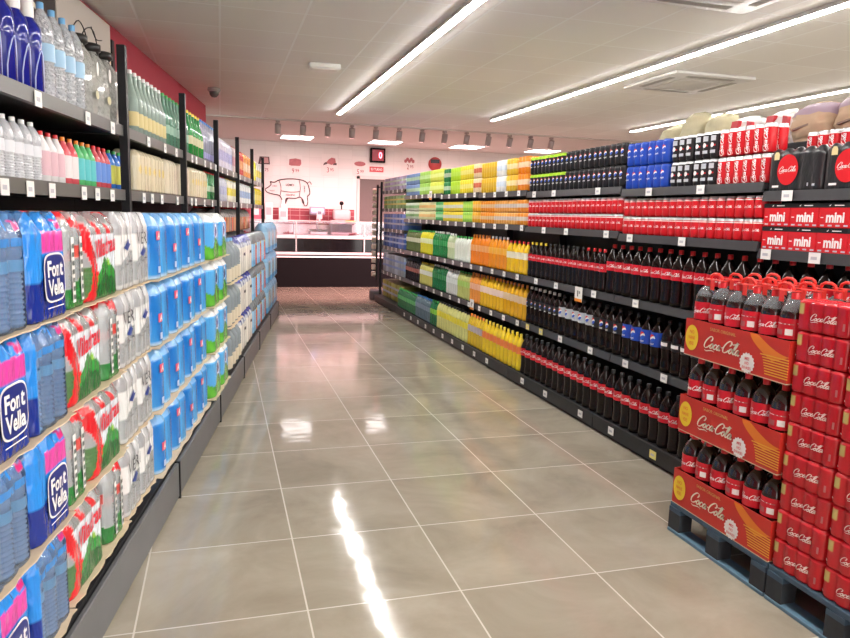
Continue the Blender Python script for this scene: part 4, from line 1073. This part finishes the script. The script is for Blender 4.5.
# end bay tags
for q, z in enumerate(EZ):
    for k in range(5): tag(link('price_tag', pt_r, None, (XF-.008, 10.25+.28*k, z-.02), RROT), '%s from near end: price tag on rail %d of the end bay' % (ordw(k), q+1), 'price tag', 'price tags on the end bay')
def promo(x, y, z, label):
    t = thing('price_card', (x, y, z), RROT, label, 'price card', 'tall orange edged price cards')
    m = MB(); m.box(-.055, .055, -.003, 0, 0, .11, paper); m.build('card_face', t)
    m = MB(); m.box(-.055, .055, -.0035, -.0032, 0, .022, orange); m.build('lower_band', t)
    m = MB(); m.flat(fitw(text2d('1', 1, 0, .03), .014, .045, -.01, .06), lambda xx, yy: (xx, -.0036, yy), blk); m.flat(fitw(text2d('18', 1, 0, .03), .022, .022, .016, .07), lambda xx, yy: (xx, -.0036, yy), blk); m.build('price', t)
promo(XF-.014, 4.73, S3-.10, 'tall white and orange price card hanging among the colas')
promo(XF-.014, 7.05, S4-.06, 'tall white and orange price card by the gold drinks')
promo(XF-.014, 8.72, ztop(8.72)-.07, 'tall white and orange price card by the green cans')
for nm, ss, z in (('highest shelf', [2.66, 3.14, 3.46, 4.08, 4.45, 4.75, 5.25, 5.40, 5.75, 6.0, 6.25, 6.6, 6.9, 7.3, 7.8, 8.2, 8.6, 9.1, 9.5, 9.9], UZ), ('lower shelf', [2.38, 2.56, 2.74, 3.06, 3.22, 3.42, 3.95, 4.12, 4.34, 4.75, 5.2, 5.35, 5.7, 6.05, 6.5, 6.9, 7.3, 7.9, 8.4, 9.2, 9.6], LZ)):
    for k, s in enumerate(ss): tag(link('price_tag', pt_l, None, L(s, .203, z-.028), LROT), '%s from near end: price tag on the %s of the water shelving' % (ordw(k), nm), 'price tag', 'price tags on the water shelving')

# ------------------------------------------------------------------ near end of the soft drink side: black packs and small red boxes
def inkK(x, y, z): return (.014, .014, .016, 1)
mb, onf, cs = wrap_pack('bottle_pack', 5, 2, .0335, .205, inkK, sh=.84, lob=.006, film=film_mat('black_wrap', .3, rough=.35), M=84, N=14, peak=.012)
lg = MB(); lg.flat(disc(.064, 32, -.035, .10, .072), lambda x, y: (x, -.0685, y), red); lg.flat(fitw(WM, .105, None, -.035, .10), lambda x, y: (x, -.0695, y), wlet); 
lg2 = MB(); lg2.flat(([(-.125, .15), (-.092, .15), (-.092, .175), (-.100, .187), (-.117, .187), (-.125, .175)], [[0, 1, 2, 3, 4, 5]]), lambda x, y: (x, -.0685, y), mat('pale_gold_seal', (.66, .56, .28), .5))
lg3 = MB(); lg3.flat(rect(-.125, -.083, .018, .028), lambda x, y: (x, -.0685, y), wlet); lg3.flat(rect(.09, .098, .02, .035), lambda x, y: (x, -.0685, y), silver_lab); lg3.flat(rect(.12, .135, .02, .03), lambda x, y: (x, -.0685, y), silver_lab)
blackpack = ('bottle_pack', mb.mesh('bottle_pack'), [('round_logo', lg.mesh('round_logo')), ('seal', lg2.mesh('seal')), ('lettering', lg3.mesh('lettering'))])
for k in range(4): place(blackpack, (XF+.078, 2.948-.17-.338*k, 1.6225), RROT, '%s black drink pack with red disc along from the red can packs' % ordw(k), 'drink pack', 'black drink packs with red discs')
def mini_box():
    mb = MB(); w, h, d = .168, .111, .13
    mb.box(-w/2, w/2, -d/2, d/2, 0, h, red, .003, 1); 
    bt = MB(); bt.box(-w/2-.0008, w/2+.0008, -d/2-.0008, d/2, h-.02, h+.001, blk)
    bt.flat(([(-.03, .004), (-.018, .012), (-.022, .003)], [[0, 1, 2]]), lambda x, y: (x, -d/2-.0018, h-.016+y), wlet); bt.flat(rect(.0, .05, .004, .008), lambda x, y: (x, -d/2-.0018, h-.016+y), wlet)
    lg = MB(); lg.flat(fitw(text2d('mini', 1, 0, .04), .098, .046, .008, .048), lambda x, y: (x, -d/2-.0012, y), wlet)
    lg.flat(rect(-.072, -.056, .045, .049), lambda x, y: (x, -d/2-.0012, y), wlet)
    for k in range(4): lg.flat(rect(-.07+k*.042, -.048+k*.042, .008, .015), lambda x, y: (x, -d/2-.0012, y), silver_lab)
    return ('drink_box', mb.mesh('drink_box'), [('top_band', bt.mesh('top_band')), ('lettering', lg.mesh('lettering'))])
MBX = mini_box()
for l in range(2):
    for k in range(7): place(MBX, (XF+.078, 2.945-.086-.170*k, S2[0]+.0005+l*.1130), RROT, '%s small red box along from the red can packs, %s row' % (ordw(k), ('lower', 'upper')[l]), 'drink box', 'small red boxes with white lettering')

# ------------------------------------------------------------------ pallets
def pallet(y0, y1, x0, x1, label):
    t = thing('pallet', (0, 0, 0), 0, label, 'pallet', 'blue pallets under the cola displays')
    bl = mat('blue_painted_wood', (.045, .085, .125), .6, noise=.35, nscale=25); bl2 = mat('worn_blue_edge', (.10, .19, .26), .55, noise=.3, nscale=20)
    n = 5; w = (x1-x0)/n
    for k in range(n):
        m = MB(); m.box(x0+w*k+.004, x0+w*(k+1)-.004, y0, y1, .122, .143, bl, .002, 1); m.build('deck_board', t)
    for q in (y0, (y0+y1)/2-.04, y1-.08):
        m = MB(); m.box(x0, x1, q, q+.08, .1, .1215, bl); m.build('cross_board', t)
        for xx in (x0, (x0+x1)/2-.035, x1-.07):
            m = MB(); m.box(xx, xx+.07, q, q+.08, .0165, .0995, mat('dark_pallet_block', (.03, .035, .04), .7, noise=.3)); m.build('block', t)
    for xx in (x0-.004, x1-.07):
        m = MB(); m.box(xx, xx+.074, y0, y1, 0, .016, bl2, .002, 1); m.build('runner', t)
PZ = .1445
pallet(2.112, 2.735, 2.045, 2.475, 'blue pallet under the trays of cola bottles')
pallet(1.46, 2.103, 2.045, 2.475, 'blue pallet under the stack of red can packs')
# printed tray
def tray(z, label):
    t = thing('display_tray', (2.26, 2.42, z), RROT, label, 'tray', 'red printed trays of cola bottles')
    W, D, H, th = .616, .42, .168, .004
    m = MB(); m.box(-W/2, W/2, -D/2, D/2, 0, .004, card); m.box(-W/2, W/2, -D/2, -D/2+th, .004, H, tomato); m.box(-W/2, W/2, D/2-th, D/2, .004, H, tomato); m.box(-W/2, -W/2+th, -D/2+th, D/2-th, .004, H, tomato); m.box(W/2-th, W/2, -D/2+th, D/2-th, .004, H, tomato); m.build('tray_body', t)
    yf = -D/2-.0012
    F = lambda e=0.: (lambda x, y: (x, yf-e, y))
    m = MB()
    # orange sweep with yellow stripes at the near end
    poly = [(.115, H-.001)]+[(.115+.03*k/8+.03*(k/8)**2, H-.001-.085*(k/8)) for k in range(1, 9)]+[(.23, .075), (.315, .068), (.315, .098), (.25, .105), (.20, .13), (.165, H-.001)]
    a_ = [(.10+.13*(k/10)**1.3, H-.001-(H*.55)*(k/10)**.8) for k in range(11)]; b_ = [(.145+.17*(k/10), H-.001-(H*.36)*math.sin(k/10*PI/2)) for k in range(11)]
    V = []; Fc = []
    for p, q in zip(a_, b_): V += [p, q]
    for k in range(10): Fc.append([2*k, 2*k+1, 2*k+3, 2*k+2][::-1])
    m.flat((V, Fc), F(), mat('orange_sweep', (.74, .20, .02), .45))
    for k in range(8):
        zz = .092-k*.0105; x0 = .185+.004*k if k > 1 else .20
        m.flat(rect(.165+.012*math.sqrt(k), .315, zz, zz+.0048), F(.0006), mat('amber_stripe', (.80, .40, .04), .45))
    m.build('stripes', t)
    m = MB(); m.flat(fitw(WM, .225, None, -.06, .078), F(.0008), cream); m.build('script_logo', t)
    m = MB(); m.flat(fitw(text2d('SABOR ORIGINAL', 1, 0, .01), .16, .014, -.06, .143), F(.0008), mat('dull_gold_lettering', (.62, .38, .10), .5)); m.build('lettering', t)
    m = MB(); m.flat(disc(.044, 28, -.258, .085, .058), F(.0008), yellow); 
    for k, s_ in enumerate(('NO', 'NANS', 'VIDES')): m.flat(fitw(text2d(s_, 1, 0, .02), .032+.012*(k == 1), .016, -.258, .112-.026*k), F(.0016), mat('orange_red_print', (.78, .20, .03), .5))
    m.build('yellow_badge', t)
    n = 32; st = [(.098+(.044 if k % 2 else .038)*math.cos(2*PI*k/n), .042+(.044 if k % 2 else .038)*math.sin(2*PI*k/n)) for k in range(n)]
    m = MB(); m.flat((st, [list(range(n))]), F(.0012), paper)
    for k, s_ in enumerate(('MES', 'NO', 'ENVASES')): m.flat(fitw(text2d(s_, 1, 0, .015), (.026, .022, .05)[k], .012, .098, .060-.019*k), F(.002), red)
    m.build('white_badge', t)
    return t
def cbottle(clear_top, info):
    h, r = .342, .0495
    P = bottle_profile(h, r, 'wide')
    body = MB(); body.lathe(P, cola_glossy, 26, mfn=(lambda z: pet if clear_top and z > .77*h else cola_glossy))
    if clear_top: body.lathe([(0, .765*h), (.93*r, .765*h)], cola_glossy, 26)
    lb = MB(); R = r*1.012; lb.lathe([(R, .485*h), (R, .715*h)], redlab, 26)
    if not info: lb.flat(fitw(WM, .092), on_cyl(R, .60*h, .12), wlet); return_ = 0
    else: lb.flat(rect(-.04, .0, -.016, .004, 4), on_cyl(R, .575*h), mat('dull_label_print', (.42, .12, .12), .5)); lb.flat(rect(-.04, .04, .016, .019, 5), on_cyl(R, .60*h), wlet)
    if info: lb.flat(rect(-.01, .04, .024, .028, 4), on_cyl(R, .575*h), mat('dull_label_print', (.42, .12, .12), .5)); lb.flat(rect(.010, .038, -.016, .008, 4), on_cyl(R, .575*h), paper)
    ps = [('label', lb.mesh('label')), ('cap', cap_mb(h, r, cap_red, .30, 1., 16).mesh('cap'))]
    return ('cola_bottle', body.mesh('cola_bottle'), ps)
CB0, CB1 = (cbottle(False, 0), cbottle(False, 1)), (cbottle(True, 0), cbottle(True, 1))
trz = [PZ, PZ+.358, PZ+.716]
tl = ['bottom', 'middle', 'topmost']
for i, z in enumerate(trz):
    tray(z, '%s red printed tray of the cola pallet' % tl[i])
    for cx in range(2 if i < 2 else 4):
        for k in range(6):
            y = 2.42-.2525+.101*k; x = 2.05+.058+.1018*cx
            place((CB1 if i == 2 else CB0)[1-k % 2], (x, y, z+.0045), RROT+random.uniform(-.1, .1)+.12, 'cola bottle in the %s tray, row %s from the walkway, %s from near end' % (tl[i], ('one', 'two', 'three', 'four')[cx], ordw(k)), 'bottle', 'cola bottles in the %s tray' % tl[i])
# stiff board that carries the next tray
# red carry handles joining pairs of necks on the top bottles
hm = MB()
hm.box(-.066, .066, -.017, .017, .3425, .3465, handle_red, .0015, 1)
hm.tube([(-.038, 0, .346), (-.032, 0, .362), (-.015, 0, .370), (.015, 0, .370), (.032, 0, .362), (.038, 0, .346)], .0065, handle_red, 8)
hm.box(-.012, .012, -.020, -.016, .30, .345, handle_red, .001, 1)
hmesh = hm.mesh('carry_handle')
for cx in range(4):
    for k in range(3):
        tag(link('carry_handle', hmesh, None, (2.05+.058+.1018*cx, 2.42-.202+.202*k, trz[2]+.0075), RROT), 'red carry handle over two cola necks, row %s from the walkway, %s from near end' % (('one', 'two', 'three', 'four')[cx], ordw(k)), 'carry handle', 'red carry handles on the cola bottles')
# can packs
def inkP(x, y, z):
    if y < -.03 and -.115 < x < -.078 and .52 < z < .86: return (.52, .42, .13, 1)
    if z > .9: return (.58, .02, .03, 1)
    return (.47, .008, .016, 1)
mb, onf, cs = wrap_pack('can_pack', 4, 2, .0293, .1145, inkP, sh=.90, lob=.016, film=film_mat('red_gloss_wrap', .12, rough=.22), M=120, N=18, peak=.022, top_in=.1)
lg = MB(); lg.flat(fitw(WM, .108, None, .008, .052), lambda x, y: onf(x, y, .0028), mat('pinkish_white_script', (.80, .62, .58), .45))
sm = MB(); sm.flat(rect(-.112, -.100, .018, .022), lambda x, y: onf(x, y, .002), wlet); sm.flat(rect(.095, .102, .025, .05), lambda x, y: onf(x, y, .002), mat('dull_label_print', (.42, .12, .12), .5))
canp = ('can_pack', mb.mesh('can_pack'), [('script_logo', lg.mesh('script_logo')), ('lettering', sm.mesh('lettering'))])
for c_ in range(3):
    for l in range(9):
        place(canp, (2.055+.061+random.uniform(-.003, .003), 2.108-.118-.2365*c_+random.uniform(-.003, .003), PZ+.0005+l*.1165), RROT+random.uniform(-.012, .012), 'red can pack, %s column from the trays, %s up from the pallet' % (ordw(c_), ordw(l)), 'can pack', 'red can packs stacked on the pallet')
for r_ in range(2):
    for c_ in range(2):
        for l in range(6): place(canp, (2.055+.061+.125*(r_+1), 2.108-.118-.2365*c_, PZ+.0005+l*.1165), RROT, 'red can pack in rear row %s of the pallet, %s column, %s up' % (('two', 'three')[r_], ordw(c_), ordw(l)), 'can pack', 'red can packs in the rear rows of the pallet')
zb = PZ+.0005+6*.1165
for r_ in range(2):
    for k in range(4):
        place(CB1[1-k % 2], (2.245+.104*r_, 1.72+.105*k, zb), RROT, 'cola bottle behind the red can packs, row %s, %s from near end' % (('one', 'two')[r_], ordw(k)), 'bottle', 'cola bottles behind the can packs')
    for k in range(2): tag(link('carry_handle', hmesh, None, (2.245+.104*r_, 1.7725+.21*k, zb+.003), RROT), 'red carry handle behind the red can packs, row %s, %s from near end' % (('one', 'two')[r_], ordw(k)), 'carry handle', 'red carry handles behind the can packs')

# ------------------------------------------------------------------ panels on the crimson wall
t = thing('wall_panel', L(4.0, .965, 0), LROT, 'dark brown wall panel with cream capital letters', 'wall panel')
m = MB(); m.box(-1.1, .95, -.02, 0, 1.9, 2.86, mat('dark_brown_board', (.045, .032, .03), .6)); m.build('board', t)
m = MB(); m.flat(fitw(text2d('OUS', 1, .0, .03), .48, .15, .42, 2.54), lambda x, y: (x, -.0215, y), cream); m.build('lettering', t)
t = thing('wall_panel', L(5.55, .965, 0), LROT, 'cream wall panel with black sketched lines beside the dark board', 'wall panel')
m = MB(); m.box(-.58, .50, -.02, 0, 1.9, 2.84, mat('cream_board', (.66, .60, .54), .6)); m.build('board', t)
m = MB(); m.box(.505, .57, -.03, 0, 1.9, 2.74, blk); m.build('edge_frame', t)
m = MB(); ink_ = mat('black_sketch_line', (.04, .035, .035), .6)
for st in ([(-.35, 2.60), (-.2, 2.70), (-.05, 2.62), (.05, 2.40)], [(-.3, 2.45), (-.1, 2.66), (.1, 2.7), (.2, 2.5), (.12, 2.3)], [(-.15, 2.35), (0, 2.5), (.15, 2.62), (.3, 2.45)], [(-.4, 2.3), (-.2, 2.34), (.1, 2.24), (.3, 2.3)], [(.05, 2.72), (.15, 2.66), (.28, 2.68)]):
    m.tube([(x, -.023, z) for x, z in crom(st, 4)], .004, ink_, 5)
m.build('sketch', t)

# ------------------------------------------------------------------ meat counter and the back wall
YC = 13.95
t = thing('meat_counter', (0, 0, 0), 0, 'long black and white glass-fronted meat counter at the far end', 'counter')
ct = mat('black_counter_front', (.008, .007, .008), .5); chrome = mat('pinkish_steel', (.62, .56, .56), .25, metal=.6); wt = mat('white_counter_edge', (.78, .72, .71), .4)
ct.node_tree.nodes['Principled BSDF'].inputs['Specular IOR Level'].default_value = .12
X0, X1 = -.6, 3.75
m = MB(); m.box(X0, X1, YC, YC+.85, .0, .585, ct); m.build('front_panel', t)
m = MB(); m.box(X0, X1, YC-.02, YC+.02, .588, .612, mat('counter_led', (.9, .75, .74), .4, emit=.5)); m.build('light_strip', t)
m = MB(); m.box(X0, X1, YC-.05, YC+.85, .64, .69, wt, .006); m.build('bumper_rail', t)
m = MB(); m.box(X0, X1, YC+.03, YC+.85, .692, .955, mat('smoked_counter_glass', (.008, .007, .008), .12)); m.box(X0, X1, YC+.06, YC+.8, .60, .64, ct); m.build('lower_window', t)
m = MB(); m.box(X0, X1, YC-.01, YC+.85, .957, 1.02, wt, .006); m.build('worktop', t)
for k, x in enumerate((-.0, 1.415, 2.765)):
    m = MB(); m.box(x-.013, x+.013, YC-.04, YC-.014, .69, 1.29, chrome); m.build('glass_post', t)
m = MB(); m.box(X0, X1, YC-.035, YC-.02, 1.285, 1.31, chrome); m.build('glass_rail', t)
m = MB(); m.box(X0, X1, YC-.034, YC-.028, 1.03, 1.283, film_mat('counter_glass', 0.)); 
for i in range(len(m.v)): m.ink[i] = (1, 1, 1, 0)
m.build('glass_pane', t)
m = MB(); m.box(X0, X1, YC+.22, YC+.50, 1.255, 1.27, chrome); m.build('upper_glass_shelf', t)
for k, x in enumerate((X0+.02, 1.4, 2.75, X1-.03)):
    m = MB(); m.box(x, x+.02, YC+.4, YC+.42, 1.02, 1.254, chrome); m.build('shelf_support', t)
# trays of meat on the worktop
meat = mat('raw_red_meat', (.45, .03, .045), .35, noise=.5, nscale=30, bump=.5, bscale=40); tray_m = mat('steel_tray', (.62, .58, .58), .3, metal=.7)
for k, (x, w) in enumerate([(.95, .26), (1.28, .22), (2.62, .28), (2.93, .26), (.45, .3)]):
    q = thing('meat_tray', (x, YC+.13, 1.0205), 0, 'steel tray of red meat on the counter, %s' % ('beside the water shelving', 'beside a glass post near the water shelving', 'under the yellow packet', 'at the cola shelving end', 'hidden end of counter')[k], 'tray', 'trays of red meat')
    m = MB(); m.box(-w/2, w/2, -.1, .1, 0, .012, tray_m, .003, 1); m.build('tray_base', q)
    m = MB()
    for i in range(5): m.box(-w/2+.01+i*(w-.02)/5, -w/2+.01+(i+.92)*(w-.02)/5, -.09+.01*(i % 2), .09, .0125, .045+.01*(i % 3), meat, .015)
    m.build('meat_cut', q)
m = MB(); m.box(-.11, .11, -.06, .06, 0, .05, mat('yellow_packet', (.72, .52, .12), .4), .02); tag(m.build('yellow_packet', None, (2.55, YC+.36, 1.2712)), 'flat yellow packet on the glass shelf above the meat', 'packet')
# counter top things
t = thing('weighing_scale', (1.93, YC+.69, 1.0205), 0, 'white weighing scale with blue lit display on the meat counter', 'scale')
m = MB(); m.box(-.17, .17, -.14, .14, 0, .09, wt, .015); m.build('scale_body', t)
m = MB(); m.box(-.19, .19, -.15, .15, .092, .105, chrome, .004); m.build('weighing_plate', t)
m = MB(); m.box(-.02, .02, .09, .13, .106, .40, chrome); m.build('column', t)
m = MB(); m.box(-.16, .16, .05, .13, .40, .56, mat('scale_head', (.35, .33, .42), .4), .02); m.build('display_head', t)
m = MB(); m.box(-.12, .12, .044, .049, .45, .53, mat('blue_lcd', (.35, .45, .8), .3, emit=.8)); m.build('display', t)
t = thing('slicing_machine', (2.42, YC+.69, 1.0205), 0, 'pale boxy slicing machine with black knob beside the scale', 'slicer')
m = MB(); m.box(-.24, .20, -.14, .16, 0, .30, mat('pinkish_enamel', (.62, .50, .50), .35), .03); m.build('machine_body', t)
m = MB(); m.box(-.18, .18, -.12, .1, .302, .52, mat('pinkish_enamel', (.62, .50, .50), .35), .05); m.build('blade_guard', t)
m = MB(); m.tube([(0, 0, .52), (0, 0, .62)], .012, ct); m.lathe([(0, .61), (.035, .615), (.045, .65), (.03, .685), (0, .69)], ct, 14); m.build('knob', t)
t = thing('card_terminal', (1.92, YC+.36, 1.2715), 0, 'upright white card terminal in front of the scale', 'card terminal')
m = MB(); m.box(-.06, .06, -.03, .03, 0, .02, wt, .004); m.tube([(0, 0, .02), (0, 0, .06)], .02, wt); m.build('stand', t)
m = MB(); m.box(-.055, .055, -.02, .02, .061, .25, mat('pale_pink_case', (.70, .58, .60), .4), .01); m.build('case', t)
m = MB(); m.box(-.035, .035, -.0225, -.0205, .16, .22, mat('grey_screen', (.2, .2, .25), .2)); m.build('screen', t)
pinkbox = mat('pink_red_box', (.62, .16, .22), .5); 
for k, (x, w, h, m_, lb_) in enumerate([(.66, .2, .34, pinkbox, 'tall pink box on counter shelf nearest the water shelving'), (.92, .15, .36, paper, 'tall white box with pink dots on counter shelf'), (1.20, .17, .27, wt, 'stepped white and pink box on counter shelf')]):
    q = thing('display_box', (x, YC+.36, 1.2715), 0, lb_, 'box', 'boxes on the meat counter shelf')
    m = MB(); m.box(-w/2, w/2, -.06, .06, 0, h, m_, .006); 
    if k == 2: m.box(-w/3, w/3, -.055, .055, h, h+.08, wt, .006); m.box(-w/5, w/5, -.05, .05, h+.08, h+.15, wt, .006)
    m.build('carton', q)
    m = MB(); m.flat(rect(-w*.34, w*.34, h*.35, h*.75), lambda xx, yy: (xx, -.0615, yy), paper if k == 0 else mat('faded_pink_print', (.66, .42, .44), .5)); m.build('front_label', q)
# red tiles along the back wall
m = MB(); rt = grid_mat('dark_red_tiles', (.28, .03, .05), (.45, .25, .25), .2, .1, (9, .0, 0), .006, .3, rotx=True); m.box(-.6, 2.75, 14.985, 14.999, 1.22, 1.545, rt); struct('trim_2', m)
# pig outline with cuts, drawn on the wall
t = thing('pig_drawing', (1.38, 14.983, 1.87), 0, 'black line drawing of a pig with its cuts lettered', 'wall drawing')
ln = mat('black_paint_line', (.05, .03, .03), .5)
m = MB()
pig = [(-.58, .06), (-.50, .10), (-.44, .16), (-.47, .21), (-.36, .20), (-.25, .25), (0, .285), (.28, .275), (.44, .22), (.50, .10), (.52, -.02), (.46, -.08), (.47, -.20), (.44, -.28), (.38, -.27), (.36, -.18), (.28, -.10), (.15, -.13), (-.05, -.13), (-.10, -.20), (-.13, -.29), (-.19, -.28), (-.18, -.17), (-.24, -.08), (-.34, -.06), (-.46, -.04), (-.55, -.01), (-.585, .03), (-.58, .06)]
m.tube([(x, 0, z) for x, z in crom(pig, 3)], .011, ln, 5)
for st in ([(-.25, .24), (-.20, .1), (-.22, -.07)], [(.25, .26), (.28, .1), (.25, -.09)], [(-.2, .02), (.05, .0), (.27, .02)], [(.45, .2), (.52, .24), (.56, .18)]): m.tube([(x, 0, z) for x, z in crom(st, 3)], .007, ln, 5)
m.prism([(-.06, -.14), (-.03, -.14), (-.10, -.29), (-.13, -.29)], -.004, .004, ln); m.prism([(.30, -.11), (.36, -.17), (.38, -.27), (.33, -.22)], -.004, .004, ln)
m.v = [(x*.82, y, z*.95) for x, y, z in m.v]; m.build('outline', t)
m = MB()
for s_, x, z, w, a in (('LOMO', .02, .155, .2, 0), ('PANCETA', .03, -.06, .22, 0), ('JAMON', .38, .08, .14, 1), ('CABEZA', -.36, .12, .12, 0), ('PALETA', -.42, .02, .12, 0)):
    q = fitw(text2d(s_, 1, 0, .02), w)
    if a: q = rot90(q); q = ([(-x_, -y_) for x_, y_ in q[0]], q[1])
    m.flat(q, lambda xx, yy, x=x, z=z: (x+xx, -.004, z+yy), ln)
m.v = [(x*.82, y, z*.95) for x, y, z in m.v]; m.build('lettering', t)
# posters
def poster(x, z, w, h, label, pic):
    t = thing('poster', (x, 14.994, z), 0, label, 'poster', 'meat price posters on the tiled wall')
    m = MB(); m.box(-w/2, w/2, -.004, .004, -h/2, h/2, mat('poster_paper', (.84, .78, .75), .55)); m.build('sheet', t)
    m = MB(); pm = mat('meat_photo', (.50, .15, .16), .5, noise=.5, nscale=14); dk = mat('dark_photo', (.10, .05, .05), .5)
    if pic == 0: m.flat(([(-.16, .0), (.15, .0), (.13, .2), (-.12, .2)], [[0, 1, 2, 3]]), lambda a, b_: (a, -.0055, b_+.02), dk); m.flat(([(-.10, .03), (.12, .03), (.10, .18), (-.06, .18)], [[0, 1, 2, 3]]), lambda a, b_: (a, -.0065, b_+.02), mat('meat_pale', (.62, .33, .32), .5))
    elif pic == 1: m.flat(([(-.16, .02), (-.1, .0), (.13, .0), (.17, .05), (.16, .17), (.02, .2), (-.15, .17)], [list(range(7))]), lambda a, b_: (a, -.0055, b_), pm)
    elif pic == 2:
        m.flat(([(-.10, .05), (.05, .0), (.17, .06), (.15, .18), (.05, .2), (-.04, .14)], [list(range(6))]), lambda a, b_: (a, -.0055, b_), pm); m.flat(([(-.18, -.02), (-.06, .03), (-.10, .08), (-.16, .04)], [[0, 1, 2, 3]]), lambda a, b_: (a, -.006, b_), dk); m.flat(([(.08, .0), (.19, .0), (.19, .06), (.12, .05)], [[0, 1, 2, 3]]), lambda a, b_: (a, -.006, b_), dk)
    elif pic == 3: m.flat(disc(.16, 20, 0, .08, .065), lambda a, b_: (a, -.0055, b_), pm)
    else:
        for k in range(5): m.flat(disc(.045, 10, -.12+.055*k, .02+.05*(k % 2), .05), lambda a, b_: (a, -.0055, b_), pm)
    m.v = [(x_*.76, y_, z_*.76) for x_, y_, z_ in m.v]; m.build('picture', t)
    m = MB(); m.flat(fitw(text2d(('7', '9', '3', '5', '2')[pic], 1, 0, .0), .06, .13, -.05, -.13), lambda a, b_: (a, -.0055, b_), mat('dark_red_price', (.36, .05, .06), .5)); m.flat(fitw(text2d(('75', '99', '95', '99', '95')[pic], 1, 0, 0), .10, .08, .06, -.12), lambda a, b_: (a, -.0055, b_), mat('dark_red_price', (.36, .05, .06), .5)); m.v = [(x_*.76, y_, z_*.8) for x_, y_, z_ in m.v]; m.build('price', t)
poster(.88, 2.40, .30, .43, 'poster with dark framed meat picture, partly behind the shelving uprights', 0)
poster(1.50, 2.41, .30, .45, 'poster with a pale roast picture above the pig drawing', 1)
poster(2.22, 2.46, .33, .44, 'poster with sliced meat and dark garnish', 2)
poster(2.86, 2.45, .32, .42, 'poster with an oval red steak picture', 3)
poster(3.95, 2.60, .34, .45, 'poster of small red meat pieces right of the number display', 4)
t = thing('badge_sign', (4.52, 14.99, 2.58), 0, 'round red and dark badge above the green cans', 'sign')
m = MB(); m.tube([(0, 0, 0), (0, -.01, 0)], .15, mat('badge_red', (.55, .08, .08), .4), 24); m.build('badge_disc', t); m = MB(); m.box(-.1, .1, -.014, -.0105, .02, .10, blk); m.build('badge_band', t)
t = thing('number_display', (3.23, 14.93, 2.70), 0, 'black queue number display with red lit digit', 'number display')
m = MB(); m.box(-.16, .16, -.04, .065, -.15, .15, ct, .01); m.build('display_case', t)
m = MB(); m.box(-.125, .125, -.044, -.041, -.115, .115, mat('dim_red_screen', (.18, .01, .02), .3, emit=.35)); m.build('screen', t)
m = MB(); m.flat(fitw(text2d('0', 1, 0, .03), .075, .14, .05, 0), lambda a, b_: (a, -.0455, b_), mat('lit_red_digit', (1, .12, .16), .4, emit=3)); m.build('digit', t)
t = thing('wall_sign', (3.22, 14.985, 2.41), 0, 'small red sign with white letters under the number display', 'sign')
m = MB(); m.box(-.15, .15, -.01, .01, -.055, .055, mat('sign_red', (.62, .06, .07), .4)); m.build('sign_board', t)
m = MB(); m.flat(fitw(text2d('SU TURNO', 1, 0, .03), .25, .055), lambda a, b_: (a, -.0115, b_), wlet); m.build('lettering', t)

# ------------------------------------------------------------------ camera, world, view
cd = bpy.data.cameras.new('camera'); cam = bpy.data.objects.new('camera', cd); COL.objects.link(cam)
pitch, yaw, roll, f = .1460, .2848, .0267, 702.
cy_, sy_, cp_, sp_ = math.cos(yaw), math.sin(yaw), math.cos(pitch), math.sin(pitch)
F_ = Vector((sy_*cp_, cy_*cp_, -sp_)); R0 = Vector((cy_, -sy_, 0)); U0 = R0.cross(F_)
R2 = math.cos(roll)*R0+math.sin(roll)*U0; U2 = -math.sin(roll)*R0+math.cos(roll)*U0
cam.matrix_world = Matrix(((R2.x, U2.x, -F_.x, 0), (R2.y, U2.y, -F_.y, 0), (R2.z, U2.z, -F_.z, 1.46), (0, 0, 0, 1)))
cd.sensor_fit = 'HORIZONTAL'; cd.sensor_width = 36; cd.lens = 36*f/850; cd.clip_start = .05
SC.camera = cam
wd = bpy.data.worlds.new('world'); SC.world = wd; wd.use_nodes = True
wd.node_tree.nodes['Background'].inputs[0].default_value = (1, .98, .95, 1); wd.node_tree.nodes['Background'].inputs[1].default_value = 1.6  # plain outside light, let in by the added front opening to lift the ceiling
SC.view_settings.view_transform = 'Standard'; SC.view_settings.look = 'None'; SC.view_settings.gamma = 1; SC.view_settings.use_curve_mapping = False
SC.view_settings.exposure = 1.3
SC.cycles.max_bounces = 8; SC.cycles.diffuse_bounces = 4; SC.cycles.glossy_bounces = 4; SC.cycles.transmission_bounces = 6; SC.cycles.transparent_max_bounces = 12
SC.cycles.caustics_reflective = False; SC.cycles.caustics_refractive = False; SC.cycles.sample_clamp_indirect = 6
